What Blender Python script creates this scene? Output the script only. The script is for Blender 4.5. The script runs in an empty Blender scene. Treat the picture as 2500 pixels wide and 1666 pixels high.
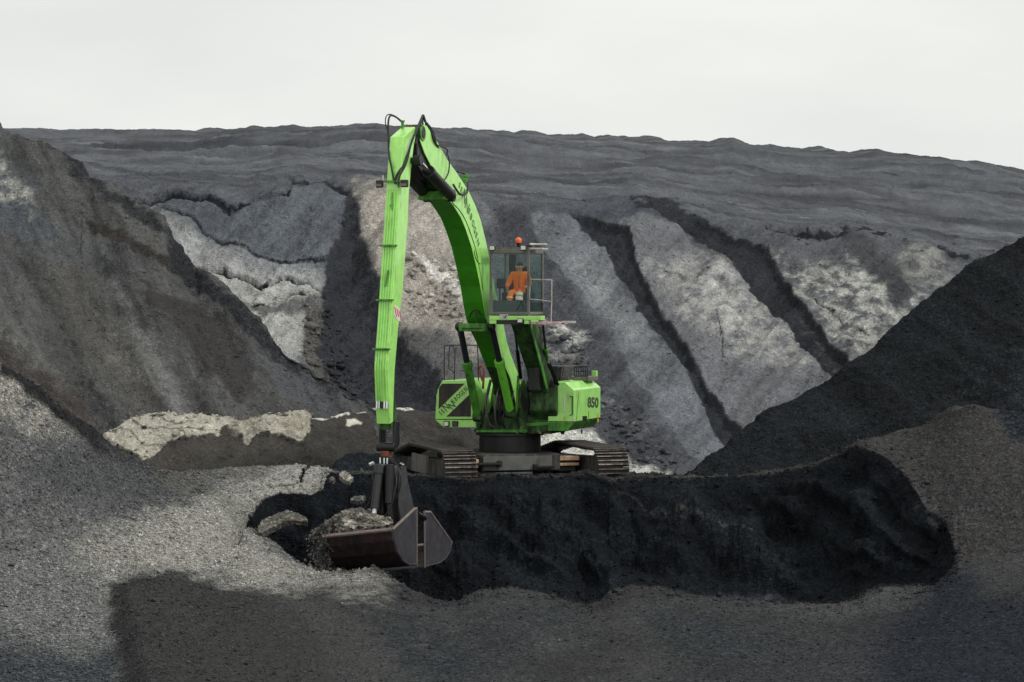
import bpy, bmesh, math, random
import numpy as np
from mathutils import Vector, Matrix
R = math.radians
sc = bpy.context.scene
COL = sc.collection
random.seed(7)

# ------------------------------------------------------------------ camera
FPX, CU, CV, CAMZ = 6000.0, 1250.0, 833.0, 4.55          # focal length in photo pixels (2500 wide)
PITCH = -math.atan((833 - 740) / FPX)
cam_d = bpy.data.cameras.new('camera'); cam = bpy.data.objects.new('camera', cam_d); COL.objects.link(cam)
cam.location = (0, 0, CAMZ); cam.rotation_euler = (math.pi / 2 + PITCH, 0, 0)
cam_d.sensor_width = 36; cam_d.lens = 36 * FPX / 2500
cam_d.clip_start = .5; cam_d.clip_end = 3000
sc.camera = cam

# ------------------------------------------------------------------ sky and sun (overcast)
SUN_EL, SUN_AZ = R(46), R(112)                             # azimuth measured from +Y towards +X
w = bpy.data.worlds.new('World'); sc.world = w; w.use_nodes = True
nt = w.node_tree; nt.nodes.clear()
out = nt.nodes.new('ShaderNodeOutputWorld'); bg = nt.nodes.new('ShaderNodeBackground')
sky = nt.nodes.new('ShaderNodeTexSky'); sky.sky_type = 'NISHITA'; sky.sun_disc = False
sky.sun_elevation = SUN_EL; sky.sun_rotation = SUN_AZ; sky.dust_density = 6; sky.air_density = 1.5
tc = nt.nodes.new('ShaderNodeTexCoord'); mp = nt.nodes.new('ShaderNodeMapping')
mp.inputs['Scale'].default_value = (2, 2, 7)
nz = nt.nodes.new('ShaderNodeTexNoise'); nz.inputs['Scale'].default_value = 2.2; nz.inputs['Detail'].default_value = 6
cr = nt.nodes.new('ShaderNodeValToRGB')
cr.color_ramp.elements[0].position = .36; cr.color_ramp.elements[0].color = (.81, .83, .81, 1)
cr.color_ramp.elements[1].position = .66; cr.color_ramp.elements[1].color = (.93, .94, .91, 1)
sc10 = nt.nodes.new('ShaderNodeVectorMath'); sc10.operation = 'SCALE'; sc10.inputs['Scale'].default_value = 10
mix = nt.nodes.new('ShaderNodeMix'); mix.data_type = 'RGBA'; mix.inputs['Factor'].default_value = .95
nt.links.new(tc.outputs['Generated'], mp.inputs['Vector']); nt.links.new(mp.outputs['Vector'], nz.inputs['Vector'])
nt.links.new(nz.outputs['Fac'], cr.inputs['Fac']); nt.links.new(cr.outputs['Color'], sc10.inputs[0])
nt.links.new(sky.outputs['Color'], mix.inputs['A']); nt.links.new(sc10.outputs['Vector'], mix.inputs['B'])
nt.links.new(mix.outputs['Result'], bg.inputs['Color']); bg.inputs['Strength'].default_value = .1
nt.links.new(bg.outputs['Background'], out.inputs['Surface'])
sd = bpy.data.lights.new('sun', 'SUN'); so = bpy.data.objects.new('sun', sd); COL.objects.link(so)
sd.energy = 1.5; sd.angle = R(10); sd.color = (1, .985, .96)
sdir = Vector((math.sin(SUN_AZ) * math.cos(SUN_EL), math.cos(SUN_AZ) * math.cos(SUN_EL), math.sin(SUN_EL)))
so.rotation_euler = sdir.to_track_quat('Z', 'Y').to_euler()
sc.view_settings.view_transform = 'Standard'; sc.view_settings.look = 'None'
sc.view_settings.exposure = 0; sc.view_settings.gamma = 1

# ------------------------------------------------------------------ helpers: projection, noise, tagging
cp, sp = math.cos(PITCH), math.sin(PITCH)
def P(u, v, Y):
    """world point that lies at depth Y along the ray of photo pixel (u, v); arrays allowed"""
    dx = (u - CU); dy = cp * FPX - sp * (CV - v); dz = sp * FPX + cp * (CV - v)
    t = Y / dy
    return dx * t, Y, CAMZ + dz * t
def UV(x, y, z):
    z = z - CAMZ
    f = cp * y + sp * z; up = -sp * y + cp * z
    return CU + FPX * x / f, CV - FPX * up / f
rng = np.random.RandomState(3)
_perm = rng.permutation(256); _perm = np.concatenate([_perm, _perm, _perm])
_g = rng.normal(size=(256, 3)); _g /= np.linalg.norm(_g, axis=1)[:, None]
def perlin(x, y, z):
    xi = np.floor(x).astype(int); yi = np.floor(y).astype(int); zi = np.floor(z).astype(int)
    xf, yf, zf = x - xi, y - yi, z - zi
    f = lambda t: t * t * t * (t * (t * 6 - 15) + 10)
    u, v, w_ = f(xf), f(yf), f(zf)
    def g(i, j, k):
        h = _perm[_perm[_perm[(xi + i) & 255] + ((yi + j) & 255)] + ((zi + k) & 255)]
        q = _g[h]
        return q[..., 0] * (xf - i) + q[..., 1] * (yf - j) + q[..., 2] * (zf - k)
    l = lambda a, b, t: a + t * (b - a)
    return l(l(l(g(0, 0, 0), g(1, 0, 0), u), l(g(0, 1, 0), g(1, 1, 0), u), v),
             l(l(g(0, 0, 1), g(1, 0, 1), u), l(g(0, 1, 1), g(1, 1, 1), u), v), w_) * 1.5
def fbm(x, y, z, oct=4, s=1.0, gain=.5):
    r = 0; a = 1; t = 0
    for i in range(oct):
        r = r + a * perlin(x * s + i * 17.3, y * s + i * 5.1, z * s + i * 9.7); t += a; a *= gain; s *= 2.03
    return r / t * 1.4
def tag(o, label=None, cat=None, group=None, kind=None):
    if label: o['label'] = label
    if cat: o['category'] = cat
    if group: o['group'] = group
    if kind: o['kind'] = kind
    return o
def lin(c):
    c = np.asarray(c, float) / 255
    return np.where(c <= .04045, c / 12.92, ((c + .055) / 1.055) ** 2.4)
def sstep(e0, e1, x):
    t = np.clip((x - e0) / (e1 - e0), 0, 1); return t * t * (3 - 2 * t)
def poly_sd(px, py, poly):
    """signed distance to a polygon, negative inside"""
    d = np.full(px.shape, 1e18); inside = np.zeros(px.shape, bool)
    n = len(poly)
    for i in range(n):
        ax, ay = poly[i]; bx, by = poly[(i + 1) % n]
        ex, ey = bx - ax, by - ay; wx, wy = px - ax, py - ay
        t = np.clip((wx * ex + wy * ey) / (ex * ex + ey * ey + 1e-9), 0, 1)
        d = np.minimum(d, (wx - ex * t) ** 2 + (wy - ey * t) ** 2)
        if by != ay:
            c = ((ay > py) != (by > py)) & (px < (bx - ax) * (py - ay) / (by - ay) + ax)
            inside ^= c
    d = np.sqrt(d)
    return np.where(inside, -d, d)
def line_d(px, py, pts):
    d = np.full(px.shape, 1e18)
    for (ax, ay), (bx, by) in zip(pts[:-1], pts[1:]):
        ex, ey = bx - ax, by - ay; wx, wy = px - ax, py - ay
        t = np.clip((wx * ex + wy * ey) / (ex * ex + ey * ey + 1e-9), 0, 1)
        d = np.minimum(d, (wx - ex * t) ** 2 + (wy - ey * t) ** 2)
    return np.sqrt(d)

# ------------------------------------------------------------------ materials
def new_mat(name):
    m = bpy.data.materials.new(name); m.use_nodes = True
    return m, m.node_tree, m.node_tree.nodes['Principled BSDF']
def N(nt, t, **k):
    n = nt.nodes.new(t)
    for a, b in k.items(): setattr(n, a, b)
    return n
def soil_mat(name, rough=.95, spec=.2, bump=1.0, fine=16.0):
    """loose slag / ash: colour from the material zones and painted shade stored on the mesh, broken up by grains"""
    m, nt, b = new_mat(name); lk = nt.links.new
    at = N(nt, 'ShaderNodeAttribute', attribute_name='zone_colour')
    gr = N(nt, 'ShaderNodeAttribute', attribute_name='grain')
    tc = N(nt, 'ShaderNodeTexCoord')
    def noise(s, d=4, r=.6):
        n = N(nt, 'ShaderNodeTexNoise'); n.inputs['Scale'].default_value = s; n.inputs['Detail'].default_value = d
        n.inputs['Roughness'].default_value = r; lk(tc.outputs['Object'], n.inputs['Vector']); return n.outputs['Fac']
    def math_(op, a, b2, c=None):
        n = N(nt, 'ShaderNodeMath', operation=op)
        for i, q in enumerate((a, b2, c)):
            if q is None: continue
            if isinstance(q, (int, float)): n.inputs[i].default_value = q
            else: lk(q, n.inputs[i])
        return n.outputs[0]
    n1 = noise(.9, 5); n2 = noise(6, 5, .7); n3 = noise(fine * 1.6, 2, .6)
    vo = N(nt, 'ShaderNodeTexVoronoi'); vo.inputs['Scale'].default_value = fine; lk(tc.outputs['Object'], vo.inputs['Vector'])
    sep = N(nt, 'ShaderNodeSeparateColor'); lk(vo.outputs['Color'], sep.inputs['Color'])
    cell = math_('POWER', sep.outputs['Red'], 3.0)              # few bright grains, many dull
    f1 = math_('MULTIPLY_ADD', n1, .36, .82)
    f2 = math_('MULTIPLY_ADD', n2, .7, .65)
    f3 = math_('MULTIPLY_ADD', math_('SUBTRACT', n3, .5), math_('MULTIPLY_ADD', gr.outputs['Fac'], 2.6, .25), 1.0)
    f4 = math_('MULTIPLY_ADD', math_('SUBTRACT', cell, .25), math_('MULTIPLY', gr.outputs['Fac'], 1.3), 1.0)
    f = math_('MULTIPLY', math_('MULTIPLY', f1, f2), math_('MULTIPLY', f3, f4))
    f = math_('MAXIMUM', f, .12)
    vm = N(nt, 'ShaderNodeVectorMath', operation='SCALE'); lk(at.outputs['Color'], vm.inputs[0]); lk(f, vm.inputs['Scale'])
    lk(vm.outputs[0], b.inputs['Base Color'])
    b.inputs['Roughness'].default_value = rough; b.inputs['Specular IOR Level'].default_value = spec
    h = math_('ADD', math_('MULTIPLY', n2, .05), math_('ADD', math_('MULTIPLY', n3, .02), math_('MULTIPLY', vo.outputs['Distance'], .035)))
    bp = N(nt, 'ShaderNodeBump'); bp.inputs['Strength'].default_value = .8 * bump; bp.inputs['Distance'].default_value = 1
    lk(h, bp.inputs['Height']); lk(bp.outputs['Normal'], b.inputs['Normal'])
    return m
SOIL = soil_mat('ash_and_slag', spec=.06)
SOILB = soil_mat('black_slag', rough=.85, spec=.08)
def plain(name, rgb, rough=.6, metal=0, spec=.5, var=.25, scale=8, dirt=None, dirt_amt=.5, bump=.0, emit=None, coat=0):
    m, nt, b = new_mat(name); lk = nt.links.new
    tc = N(nt, 'ShaderNodeTexCoord')
    n = N(nt, 'ShaderNodeTexNoise'); n.inputs['Scale'].default_value = scale; n.inputs['Detail'].default_value = 6
    lk(tc.outputs['Object'], n.inputs['Vector'])
    ramp = N(nt, 'ShaderNodeValToRGB'); c = lin(rgb)
    lo, hi = c * (1 - var), np.minimum(c * (1 + var), .95)
    ramp.color_ramp.elements[0].position = .3; ramp.color_ramp.elements[0].color = (*lo, 1)
    ramp.color_ramp.elements[1].position = .7; ramp.color_ramp.elements[1].color = (*hi, 1)
    lk(n.outputs['Fac'], ramp.inputs['Fac']); col = ramp.outputs['Color']
    if dirt is not None:
        mpn = N(nt, 'ShaderNodeMapping'); mpn.inputs['Scale'].default_value = (3.2, 3.2, 1.3)
        lk(tc.outputs['Object'], mpn.inputs['Vector'])
        n2 = N(nt, 'ShaderNodeTexNoise'); n2.inputs['Scale'].default_value = 1.6; n2.inputs['Detail'].default_value = 9; n2.inputs['Roughness'].default_value = .68
        lk(mpn.outputs['Vector'], n2.inputs['Vector'])
        r2 = N(nt, 'ShaderNodeValToRGB')
        p = .72 - .45 * dirt_amt
        r2.color_ramp.elements[0].position = p - .07; r2.color_ramp.elements[0].color = (0, 0, 0, 1)
        r2.color_ramp.elements[1].position = p + .16; r2.color_ramp.elements[1].color = (1, 1, 1, 1)
        lk(n2.outputs['Fac'], r2.inputs['Fac'])
        mx = N(nt, 'ShaderNodeMix', data_type='RGBA'); lk(r2.outputs['Color'], mx.inputs['Factor'])
        lk(col, mx.inputs['A']); mx.inputs['B'].default_value = (*lin(dirt), 1); col = mx.outputs['Result']
        rr = N(nt, 'ShaderNodeMapRange'); lk(r2.outputs['Color'], rr.inputs['Value'])
        rr.inputs['To Min'].default_value = rough; rr.inputs['To Max'].default_value = .85; lk(rr.outputs[0], b.inputs['Roughness'])
    else: b.inputs['Roughness'].default_value = rough
    lk(col, b.inputs['Base Color'])
    b.inputs['Metallic'].default_value = metal; b.inputs['Specular IOR Level'].default_value = spec
    b.inputs['Coat Weight'].default_value = coat
    if bump:
        bp = N(nt, 'ShaderNodeBump'); bp.inputs['Distance'].default_value = bump; lk(n.outputs['Fac'], bp.inputs['Height']); lk(bp.outputs['Normal'], b.inputs['Normal'])
    return m

# ------------------------------------------------------------------ terrain sheets: lofts between 3-D contour lines
ILL = .98
def ip(line, u, smooth=0):
    a = np.array(line, float); return [np.interp(u, a[:, 0], a[:, k]) for k in range(1, a.shape[1])]
def loft(name, U, lines, rows, paint, disp, mat=None, kindtag='structure', smooth_rows=True, post=None):
    """lines: list of (X, Y, Z) arrays over the columns U, near to far. rows: subdivisions per band"""
    pts = []
    K = len(lines); Ls = [np.stack(l, -1) for l in lines]
    for k in range(K - 1):
        for t in np.linspace(0, 1, rows[k], endpoint=(k == K - 2)):
            pts.append(Ls[k] * (1 - t) + Ls[k + 1] * t)
    G = np.array(pts)                                                   # rows x cols x 3
    if smooth_rows:
        for _ in range(2):
            G[1:-1] = .25 * G[:-2] + .5 * G[1:-1] + .25 * G[2:]
    if post: G = post(G)
    def normals(G):
        a = np.gradient(G, axis=1); b_ = np.gradient(G, axis=0)
        n = np.cross(a, b_); n /= np.linalg.norm(n, axis=2)[..., None] + 1e-9
        n[n[..., 2] < 0] *= -1
        return n
    x, y, z = G[..., 0], G[..., 1], G[..., 2]
    u, v = UV(x, y, z)
    n = normals(G)
    d = disp(x, y, z, u, v)
    G = G + n * d[..., None]
    col, grain = paint(x, y, z, u, v)
    r, c = G.shape[:2]
    me = bpy.data.meshes.new(name)
    me.vertices.add(r * c); me.vertices.foreach_set('co', G.reshape(-1).astype(np.float32))
    idx = np.arange(r * c).reshape(r, c)
    q = np.stack([idx[:-1, :-1], idx[:-1, 1:], idx[1:, 1:], idx[1:, :-1]], -1).reshape(-1, 4)
    me.loops.add(q.size); me.loops.foreach_set('vertex_index', q.reshape(-1).astype(np.int32))
    me.polygons.add(len(q)); me.polygons.foreach_set('loop_start', (np.arange(len(q)) * 4).astype(np.int32))
    me.update(); me.validate()
    me.polygons.foreach_set('use_smooth', np.ones(len(q), bool))
    ca = me.attributes.new('zone_colour', 'FLOAT_COLOR', 'POINT')
    ca.data.foreach_set('color', np.concatenate([col, np.ones(col.shape[:2] + (1,))], -1).reshape(-1).astype(np.float32))
    ga = me.attributes.new('grain', 'FLOAT', 'POINT'); ga.data.foreach_set('value', grain.reshape(-1).astype(np.float32))
    me.materials.append(mat or SOIL)
    o = bpy.data.objects.new(name, me); COL.objects.link(o)
    if kindtag: o['kind'] = kindtag
    return o, (G, col, u, v)
def scatter(name, data, n, size, mat, parent=None, label=None, umin=-150, umax=2650, wfun=None, bright=(.55, 1.9), sink=.25):
    """n loose stones lying on a sheet, one mesh"""
    G, col, u, v = data
    rg = np.random.RandomState(len(name) * 7 + n % 97)
    e1 = np.linalg.norm(G[1:, :-1] - G[:-1, :-1], axis=2); e2 = np.linalg.norm(G[:-1, 1:] - G[:-1, :-1], axis=2)
    y = G[:-1, :-1, 1]
    w = e1 * e2 * (50 / y) ** 1.5 * ((u[:-1, :-1] > umin) & (u[:-1, :-1] < umax) & (v[:-1, :-1] < 1900))
    if wfun is not None: w = w * wfun(G[:-1, :-1, 0], y, G[:-1, :-1, 2], u[:-1, :-1], v[:-1, :-1], col[:-1, :-1])
    cw = np.cumsum(w.reshape(-1)); k = np.searchsorted(cw, rg.rand(n) * cw[-1])
    rr_, cc_ = np.unravel_index(np.minimum(k, w.size - 1), w.shape)
    fa, fb = rg.rand(n, 1), rg.rand(n, 1)
    p = G[rr_, cc_] * (1 - fa) * (1 - fb) + G[rr_ + 1, cc_] * fa * (1 - fb) + G[rr_, cc_ + 1] * (1 - fa) * fb + G[rr_ + 1, cc_ + 1] * fa * fb
    s_ = size * np.exp(rg.normal(0, .42, n)) * (p[:, 1] / 50) ** .6
    base = np.array([(1, 0, 0), (-1, 0, 0), (0, 1, 0), (0, -1, 0), (0, 0, 1), (0, 0, -1)], float)
    o_ = base[None] * (rg.uniform(.6, 1.25, (n, 6, 1))) + rg.normal(0, .22, (n, 6, 3))
    an = rg.rand(n) * 6.28; ca_, sa_ = np.cos(an)[:, None], np.sin(an)[:, None]
    ox = o_[..., 0] * ca_ - o_[..., 1] * sa_; oy = o_[..., 0] * sa_ + o_[..., 1] * ca_
    o_ = np.stack([ox, oy, o_[..., 2] * .75], -1) * s_[:, None, None]
    V = p[:, None] + o_ + np.array([0, 0, 1.]) * (s_ * (.5 - sink))[:, None, None]
    f0 = np.array([(0, 2, 4), (2, 1, 4), (1, 3, 4), (3, 0, 4), (2, 0, 5), (1, 2, 5), (3, 1, 5), (0, 3, 5)])
    Fc = (f0[None] + (np.arange(n) * 6)[:, None, None]).reshape(-1, 3)
    me = bpy.data.meshes.new(name); me.vertices.add(n * 6); me.vertices.foreach_set('co', V.reshape(-1).astype(np.float32))
    me.loops.add(Fc.size); me.loops.foreach_set('vertex_index', Fc.reshape(-1).astype(np.int32))
    me.polygons.add(len(Fc)); me.polygons.foreach_set('loop_start', (np.arange(len(Fc)) * 3).astype(np.int32)); me.update()
    b = np.exp(rg.uniform(math.log(bright[0]), math.log(bright[1]), (n, 1)))
    c = np.clip(col[rr_, cc_] * b, .004, .75); c = np.repeat(np.concatenate([c, np.ones((n, 1))], 1)[:, None], 6, 1)
    ca = me.attributes.new('zone_colour', 'FLOAT_COLOR', 'POINT'); ca.data.foreach_set('color', c.reshape(-1).astype(np.float32))
    ga = me.attributes.new('grain', 'FLOAT', 'POINT'); ga.data.foreach_set('value', np.full(n * 6, .1, np.float32))
    me.materials.append(mat); o = bpy.data.objects.new(name, me); COL.objects.link(o)
    if parent: o.parent = parent
    o['kind'] = 'stuff'
    if label: o['label'] = label[0]; o['category'] = label[1]
    return o
class Paint:
    def __init__(s, x, y, z, u, v, base, grain=.35, jit=12, js=1.6):
        s.u, s.v = u, v
        s.ju = fbm(x, y, z, 4, js) * jit; s.jv = fbm(x + 50, y, z, 4, js) * jit
        s.js = fbm(x, y + 30, z, 4, js * 2.6, .5) * jit * .55
        s.c = np.ones(u.shape + (3,)) * lin(base) / ILL; s.g = np.full(u.shape, grain)
        s.n = fbm(x, y, z, 5, 2.2, .65)
        a_ = np.abs(fbm(x + 3, y, z, 5, .7, .6)); s.cr = (1 - sstep(.006, .022, a_)) * sstep(.05, .3, fbm(x, y + 9, z, 3, .35))
    def patch(s, poly, rgb, f=8, jit=1, grain=None, patchy=0, amt=1):
        d = poly_sd(s.u + (s.ju + s.js) * jit, s.v + (s.jv + s.js) * jit, poly)
        m = 1 - sstep(-f, f, d)
        if patchy: m = m * sstep(-.35, .35, s.n + .35 - patchy * .7)
        m = m * amt
        s.c = s.c * (1 - m[..., None]) + lin(rgb) / ILL * m[..., None]
        if grain is not None: s.g = s.g * (1 - m) + grain * m
        return m
    def line(s, pts, rgb, w, f=2, jit=1):
        d = line_d(s.u + s.ju * jit + s.js, s.v + s.jv * jit + s.js, pts)
        wv = w * (.7 + .8 * np.clip(s.n + .3, 0, 1))
        m = 1 - sstep(wv - f, wv + f, d)
        s.c = s.c * (1 - m[..., None]) + lin(rgb) / ILL * m[..., None]
        return m
def cols(u0, u1, fine=3.0):
    inn = np.arange(-20, 2521, fine)
    a = np.concatenate([np.arange(u0, -20, 14.), inn, np.arange(2530, u1, 14.)])
    return a[(a >= u0) & (a <= u1)]
# ================================================================== FAR HILL
STRIP_A = [(1387,515),(1422,548),(1473,604),(1504,665),(1550,716),(1555,757),(1606,808),(1652,880),(1708,956),(1749,1058),(1780,1085),
           (1830,1060),(1815,1043),(1749,961),(1688,874),(1647,798),(1596,726),(1581,675),(1550,619),(1540,563),(1504,538),(1450,522)]
STRIP_B = [(1530,484),(1575,507),(1657,548),(1723,589),(1759,630),(1825,691),(1851,732),(1922,798),(1984,869),(2034,930),
           (2090,890),(2035,834),(1994,777),(1943,711),(1912,675),(1876,619),(1810,589),(1739,533),(1657,499),(1590,485)]
VALLEY = [(852,452),(872,468),(885,560),(915,650),(945,760),(990,830),(1060,900),(1120,980),(1140,1100),(870,1100),(830,950),(770,860),(790,760),(785,700),(800,620),(840,520)]
U = cols(-500, 3050)
crest = [(-500,300),(0,318),(60,316),(150,320),(270,316),(280,320),(480,322),(620,312),(700,314),(820,309),(880,306),(920,304),(960,310),(1100,313),(1200,318),
         (1370,331),(1430,334),(1500,331),(1620,343),(1740,345),(1790,338),(1830,352),(1880,356),(2080,374),(2150,372),(2230,380),(2380,398),(2500,418),(3050,520)]
edge = [(-500,430),(200,440),(400,452),(600,462),(700,448),(860,452),(1000,462),(1150,486),(1300,492),(1420,505),(1560,492),(1700,520),(1900,558),(2070,560),(2200,590),(2400,612),(3050,690)]
cv_, = ip(crest, U); ev, = ip(edge, U)
def ln(v, Y): return P(U, v, Y + 0 * U)
hl = [ln(U * 0 + 1230, 63.5), ln(U * 0 + 1130, 66), ln(U * 0 + 810, 73), ln(ev + 6, 79.5), ln(ev - 6, 80.5), ln(ev - 50, 95), ln(cv_ + 48, 132), ln(cv_, 172), ln(cv_ + 30, 205), ln(cv_ + 90, 260)]
def ridges(x, y, z):
    """downslope rills on the eroded face"""
    q = x - .55 * (y - 66)
    return fbm(q * .55, z * .12, y * .1, 4, 1.0)
def hill_disp(x, y, z, u, v):
    face = sstep(82, 78, y); pl = 1 - face
    d = face * (ridges(x, y, z) * .40 + fbm(x, y, z, 6, .8, .58) * .24 + fbm(x, y, z, 2, 5) * .04)
    ju = fbm(x, y, z, 3, .9) * 10
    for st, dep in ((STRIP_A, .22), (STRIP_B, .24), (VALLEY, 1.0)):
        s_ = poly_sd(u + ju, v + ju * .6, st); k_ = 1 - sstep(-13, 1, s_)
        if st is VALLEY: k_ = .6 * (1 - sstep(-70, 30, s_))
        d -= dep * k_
    for pts, wd, dep in CRACKS:
        s_ = line_d(u + ju * .5, v + ju * .5, pts); d -= .45 * dep * (1 - sstep(wd * .3, wd, s_))
    st = fbm(x * .045, y * .13, 0 * z, 4, 1.0)
    d += pl * (1 - .9 * sstep(145, 170, y)) * (st * 1.3 * sstep(80, 120, y) + fbm(x * .3, y * .6, z, 5, .6, .6) * .45 + fbm(x, y, z, 3, 2.5) * .07)
    d += pl * sstep(150, 172, y) * np.abs(fbm(x, y * 0, z * 0, 5, .35)) * .5
    return d
CRACKS = [([(340,484),(430,474),(520,492),(560,502),(620,482),(700,478),(710,443),(790,440),(850,458)], 10, .35),
          ([(395,505),(470,530),(540,590),(680,632),(790,628)], 5, .12),
          ([(475,658),(560,662),(640,690),(700,676),(785,702)], 8, .4),
          ([(590,738),(680,742),(705,724),(790,716)], 7, .3),
          ([(1875,568),(1960,580),(2080,555),(2150,572),(2250,600),(2400,625)], 10, .35),
          ([(1745,760),(1760,800),(1765,860)], 3, .08), ([(1990,725),(2060,780),(2120,810)], 4, .15)]
def hill_paint(x, y, z, u, v):
    p = Paint(x, y, z, u, v, (84, 86, 91), .22, 11)
    rl_ = fbm((x - .55 * (y - 66)) * 1.1, z * .25, y * .2, 5, 1.0, .6)
    # plateau of streaked dark ash
    pl = sstep(79.5, 82, y)[..., None]
    st = fbm(x * .07, y * .35, z * 0, 5, 1.0, .6)
    st2 = fbm(x * .3, y * .8, z, 4, .5)
    pc = (lin((85, 87, 91)) * (1 - 0 * x[..., None]) + np.clip(st * 1.3 + st2 * .5, -1, 1)[..., None] * np.array([.035, .035, .036])) / ILL
    k1 = np.tanh(7 * fbm(x * .045, y * .33, z * 0 + 4, 4, 1.0, .55)); k2 = np.tanh(6 * fbm(x * .09 + 7, y * .8, z * 0, 4, 1.0, .6))
    pc = pc * (1 + .22 * k1 + .13 * k2)[..., None] * (1 + np.clip(fbm(x * .4, y * .9, z, 4, 1.5, .65) * .5, -.25, .3))[..., None]
    p.c = p.c * (1 - pl) + np.maximum(pc, .02) * pl
    p.patch([(330,480),(470,468),(860,455),(850,520),(800,620),(785,715),(560,640),(430,560)], (90, 94, 100), 4, .7)
    p.patch([(370,505),(430,530),(520,590),(640,640),(780,650),(785,710),(775,760),(740,860),(700,905),(600,800),(450,640)], (150, 151, 151), 28, 1.6)
    p.patch([(470,640),(560,655),(700,690),(780,700),(770,760),(735,870),(700,900)], (160, 160, 157), 8, 1)
    p.patch([(735,745),(790,715),(860,760),(900,960),(760,940),(735,880),(745,790)], (86, 84, 82), 10, 1, .5)
    p.patch([(590,740),(690,740),(790,720),(800,760),(690,768),(640,775)], (98, 98, 98), 6)
    p.patch([(868,452),(960,462),(1080,500),(1180,600),(1210,820),(1150,880),(1060,850),(990,810),(930,700),(895,590)], (158, 152, 144), 24, 1.6, .35)
    p.patch([(868,452),(960,462),(1080,500),(1180,600),(1150,700),(1060,650),(960,640),(900,560)], (150, 145, 138), 20, 1.6, .35, patchy=.55)
    p.patch([(990,610),(1075,650),(1130,700),(1140,730),(1090,705),(1040,660)], (205, 202, 194), 3, 1.2)
    p.patch([(960,790),(1090,800),(1150,860),(1120,1000),(1050,1010),(1000,900)], (92, 91, 92), 30, 1.5)
    p.patch(VALLEY, (52, 53, 57), 5, 1, .3)  # shadowed valley: its shade is painted into the dark tint
    p.patch([(1155,480),(1240,490),(1250,530),(1225,560),(1190,555)], (104, 106, 110), 14, 1.2)
    p.patch([(1180,485),(1260,500),(1300,560),(1360,640),(1480,840),(1560,980),(1650,1140),(1440,1160),(1320,900),(1250,700),(1220,560)], (72, 74, 78), 16, 1.4, .35)
    p.patch([(1290,525),(1387,515),(1473,604),(1555,757),(1652,880),(1790,1090),(1720,1160),(1640,1050),(1560,930),(1480,800),(1400,690),(1330,610)], (104, 107, 112), 4, 1, .25)
    p.patch([(1380,620),(1440,620),(1520,740),(1600,860),(1560,870),(1470,760)], (126, 128, 130), 40, 1.6)
    p.patch([(1500,530),(1660,550),(1760,640),(1920,800),(2030,925),(1820,1045),(1749,961),(1647,798),(1596,726),(1550,619)], (106, 107, 111), 3, .8, .22)
    p.patch([(1586,645),(1657,619),(1734,630),(1851,732),(1912,798),(1990,880),(1880,870),(1785,834),(1657,757)], (160, 160, 156), 45, 2.2, .3, patchy=.35)
    p.patch([(1810,589),(1900,560),(2080,560),(2260,600),(2400,625),(2350,680),(2080,890),(2035,834),(1943,711),(1876,619)], (86, 88, 92), 4, 1)
    p.patch([(1890,635),(1960,650),(2060,640),(2200,700),(2260,735),(2085,880),(2040,830),(1990,750),(1930,690)], (172, 172, 166), 28, 2.2, .35, patchy=.5)
    p.patch([(2230,600),(2330,640),(2300,710),(2220,700),(2180,640)], (128, 128, 124), 20, 2, .3, patchy=.4)
    p.patch([(2060,560),(2130,600),(2230,720),(2190,760),(2130,680),(2070,620)], (70, 72, 75), 10, 1)
    p.patch([(2270,610),(2450,630),(2500,700),(2380,640)], (60, 62, 66), 10, 1)
    p.patch([(1330,500),(1420,495),(1560,490),(1700,520),(1700,545),(1540,530),(1390,520)], (74, 78, 84), 14, 1.5)
    p.patch(STRIP_A, (50, 51, 55), 2, .8, .3)  # scarp strip: fresh dark slag, with the scarp's shade painted in
    p.patch(STRIP_B, (47, 48, 52), 2, .8, .3)  # second scarp strip, slag tone and painted shade together
    p.patch([(1735,600),(1770,625),(1800,660),(1785,665),(1745,625)], (100, 100, 96), 6, 1.2, .4, patchy=.6)
    p.patch([(1940,740),(1990,790),(2010,830),(2060,880),(2030,885),(1980,810)], (108, 108, 106), 10, 2.4, .5, patchy=.95)
    p.patch([(1330,790),(1400,800),(1440,830),(1420,850),(1350,830)], (158, 158, 154), 10, 2, .4, patchy=.5)
    p.patch([(1310,840),(1360,850),(1420,880),(1400,905),(1320,880)], (122, 122, 120), 16, 2, .4, patchy=.4)
    p.patch([(1290,1040),(1420,1046),(1500,1095),(1560,1130),(1640,1160),(1500,1165),(1280,1120)], (186, 186, 180), 10, 1.4, .5)
    p.patch([(1450,940),(1530,990),(1590,1060),(1560,1070),(1480,1000)], (112, 114, 116), 14, 3, .5, patchy=.8)
    fs_ = fbm((x - .55 * (y - 66)) * 3.2, z * .5, y * .4, 4, 1.0, .65)
    p.c = p.c * (1 + (1 - pl) * np.clip(rl_ * .4 + fs_ * .35, -.3, .35)[..., None]) * (1 - (1 - pl) * p.cr[..., None] * .5)
    for pts, wd, dep in CRACKS: p.line(pts, (36, 38, 42), wd * .5, 1.5, .5)  # crack depths: shade painted in dark, since the grooves alone stay too light
    return p.c, p.g
_, HILLD = loft('hill', U, hl, [14, 120, 110, 8, 55, 60, 60, 8, 4], hill_paint, hill_disp)

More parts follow.
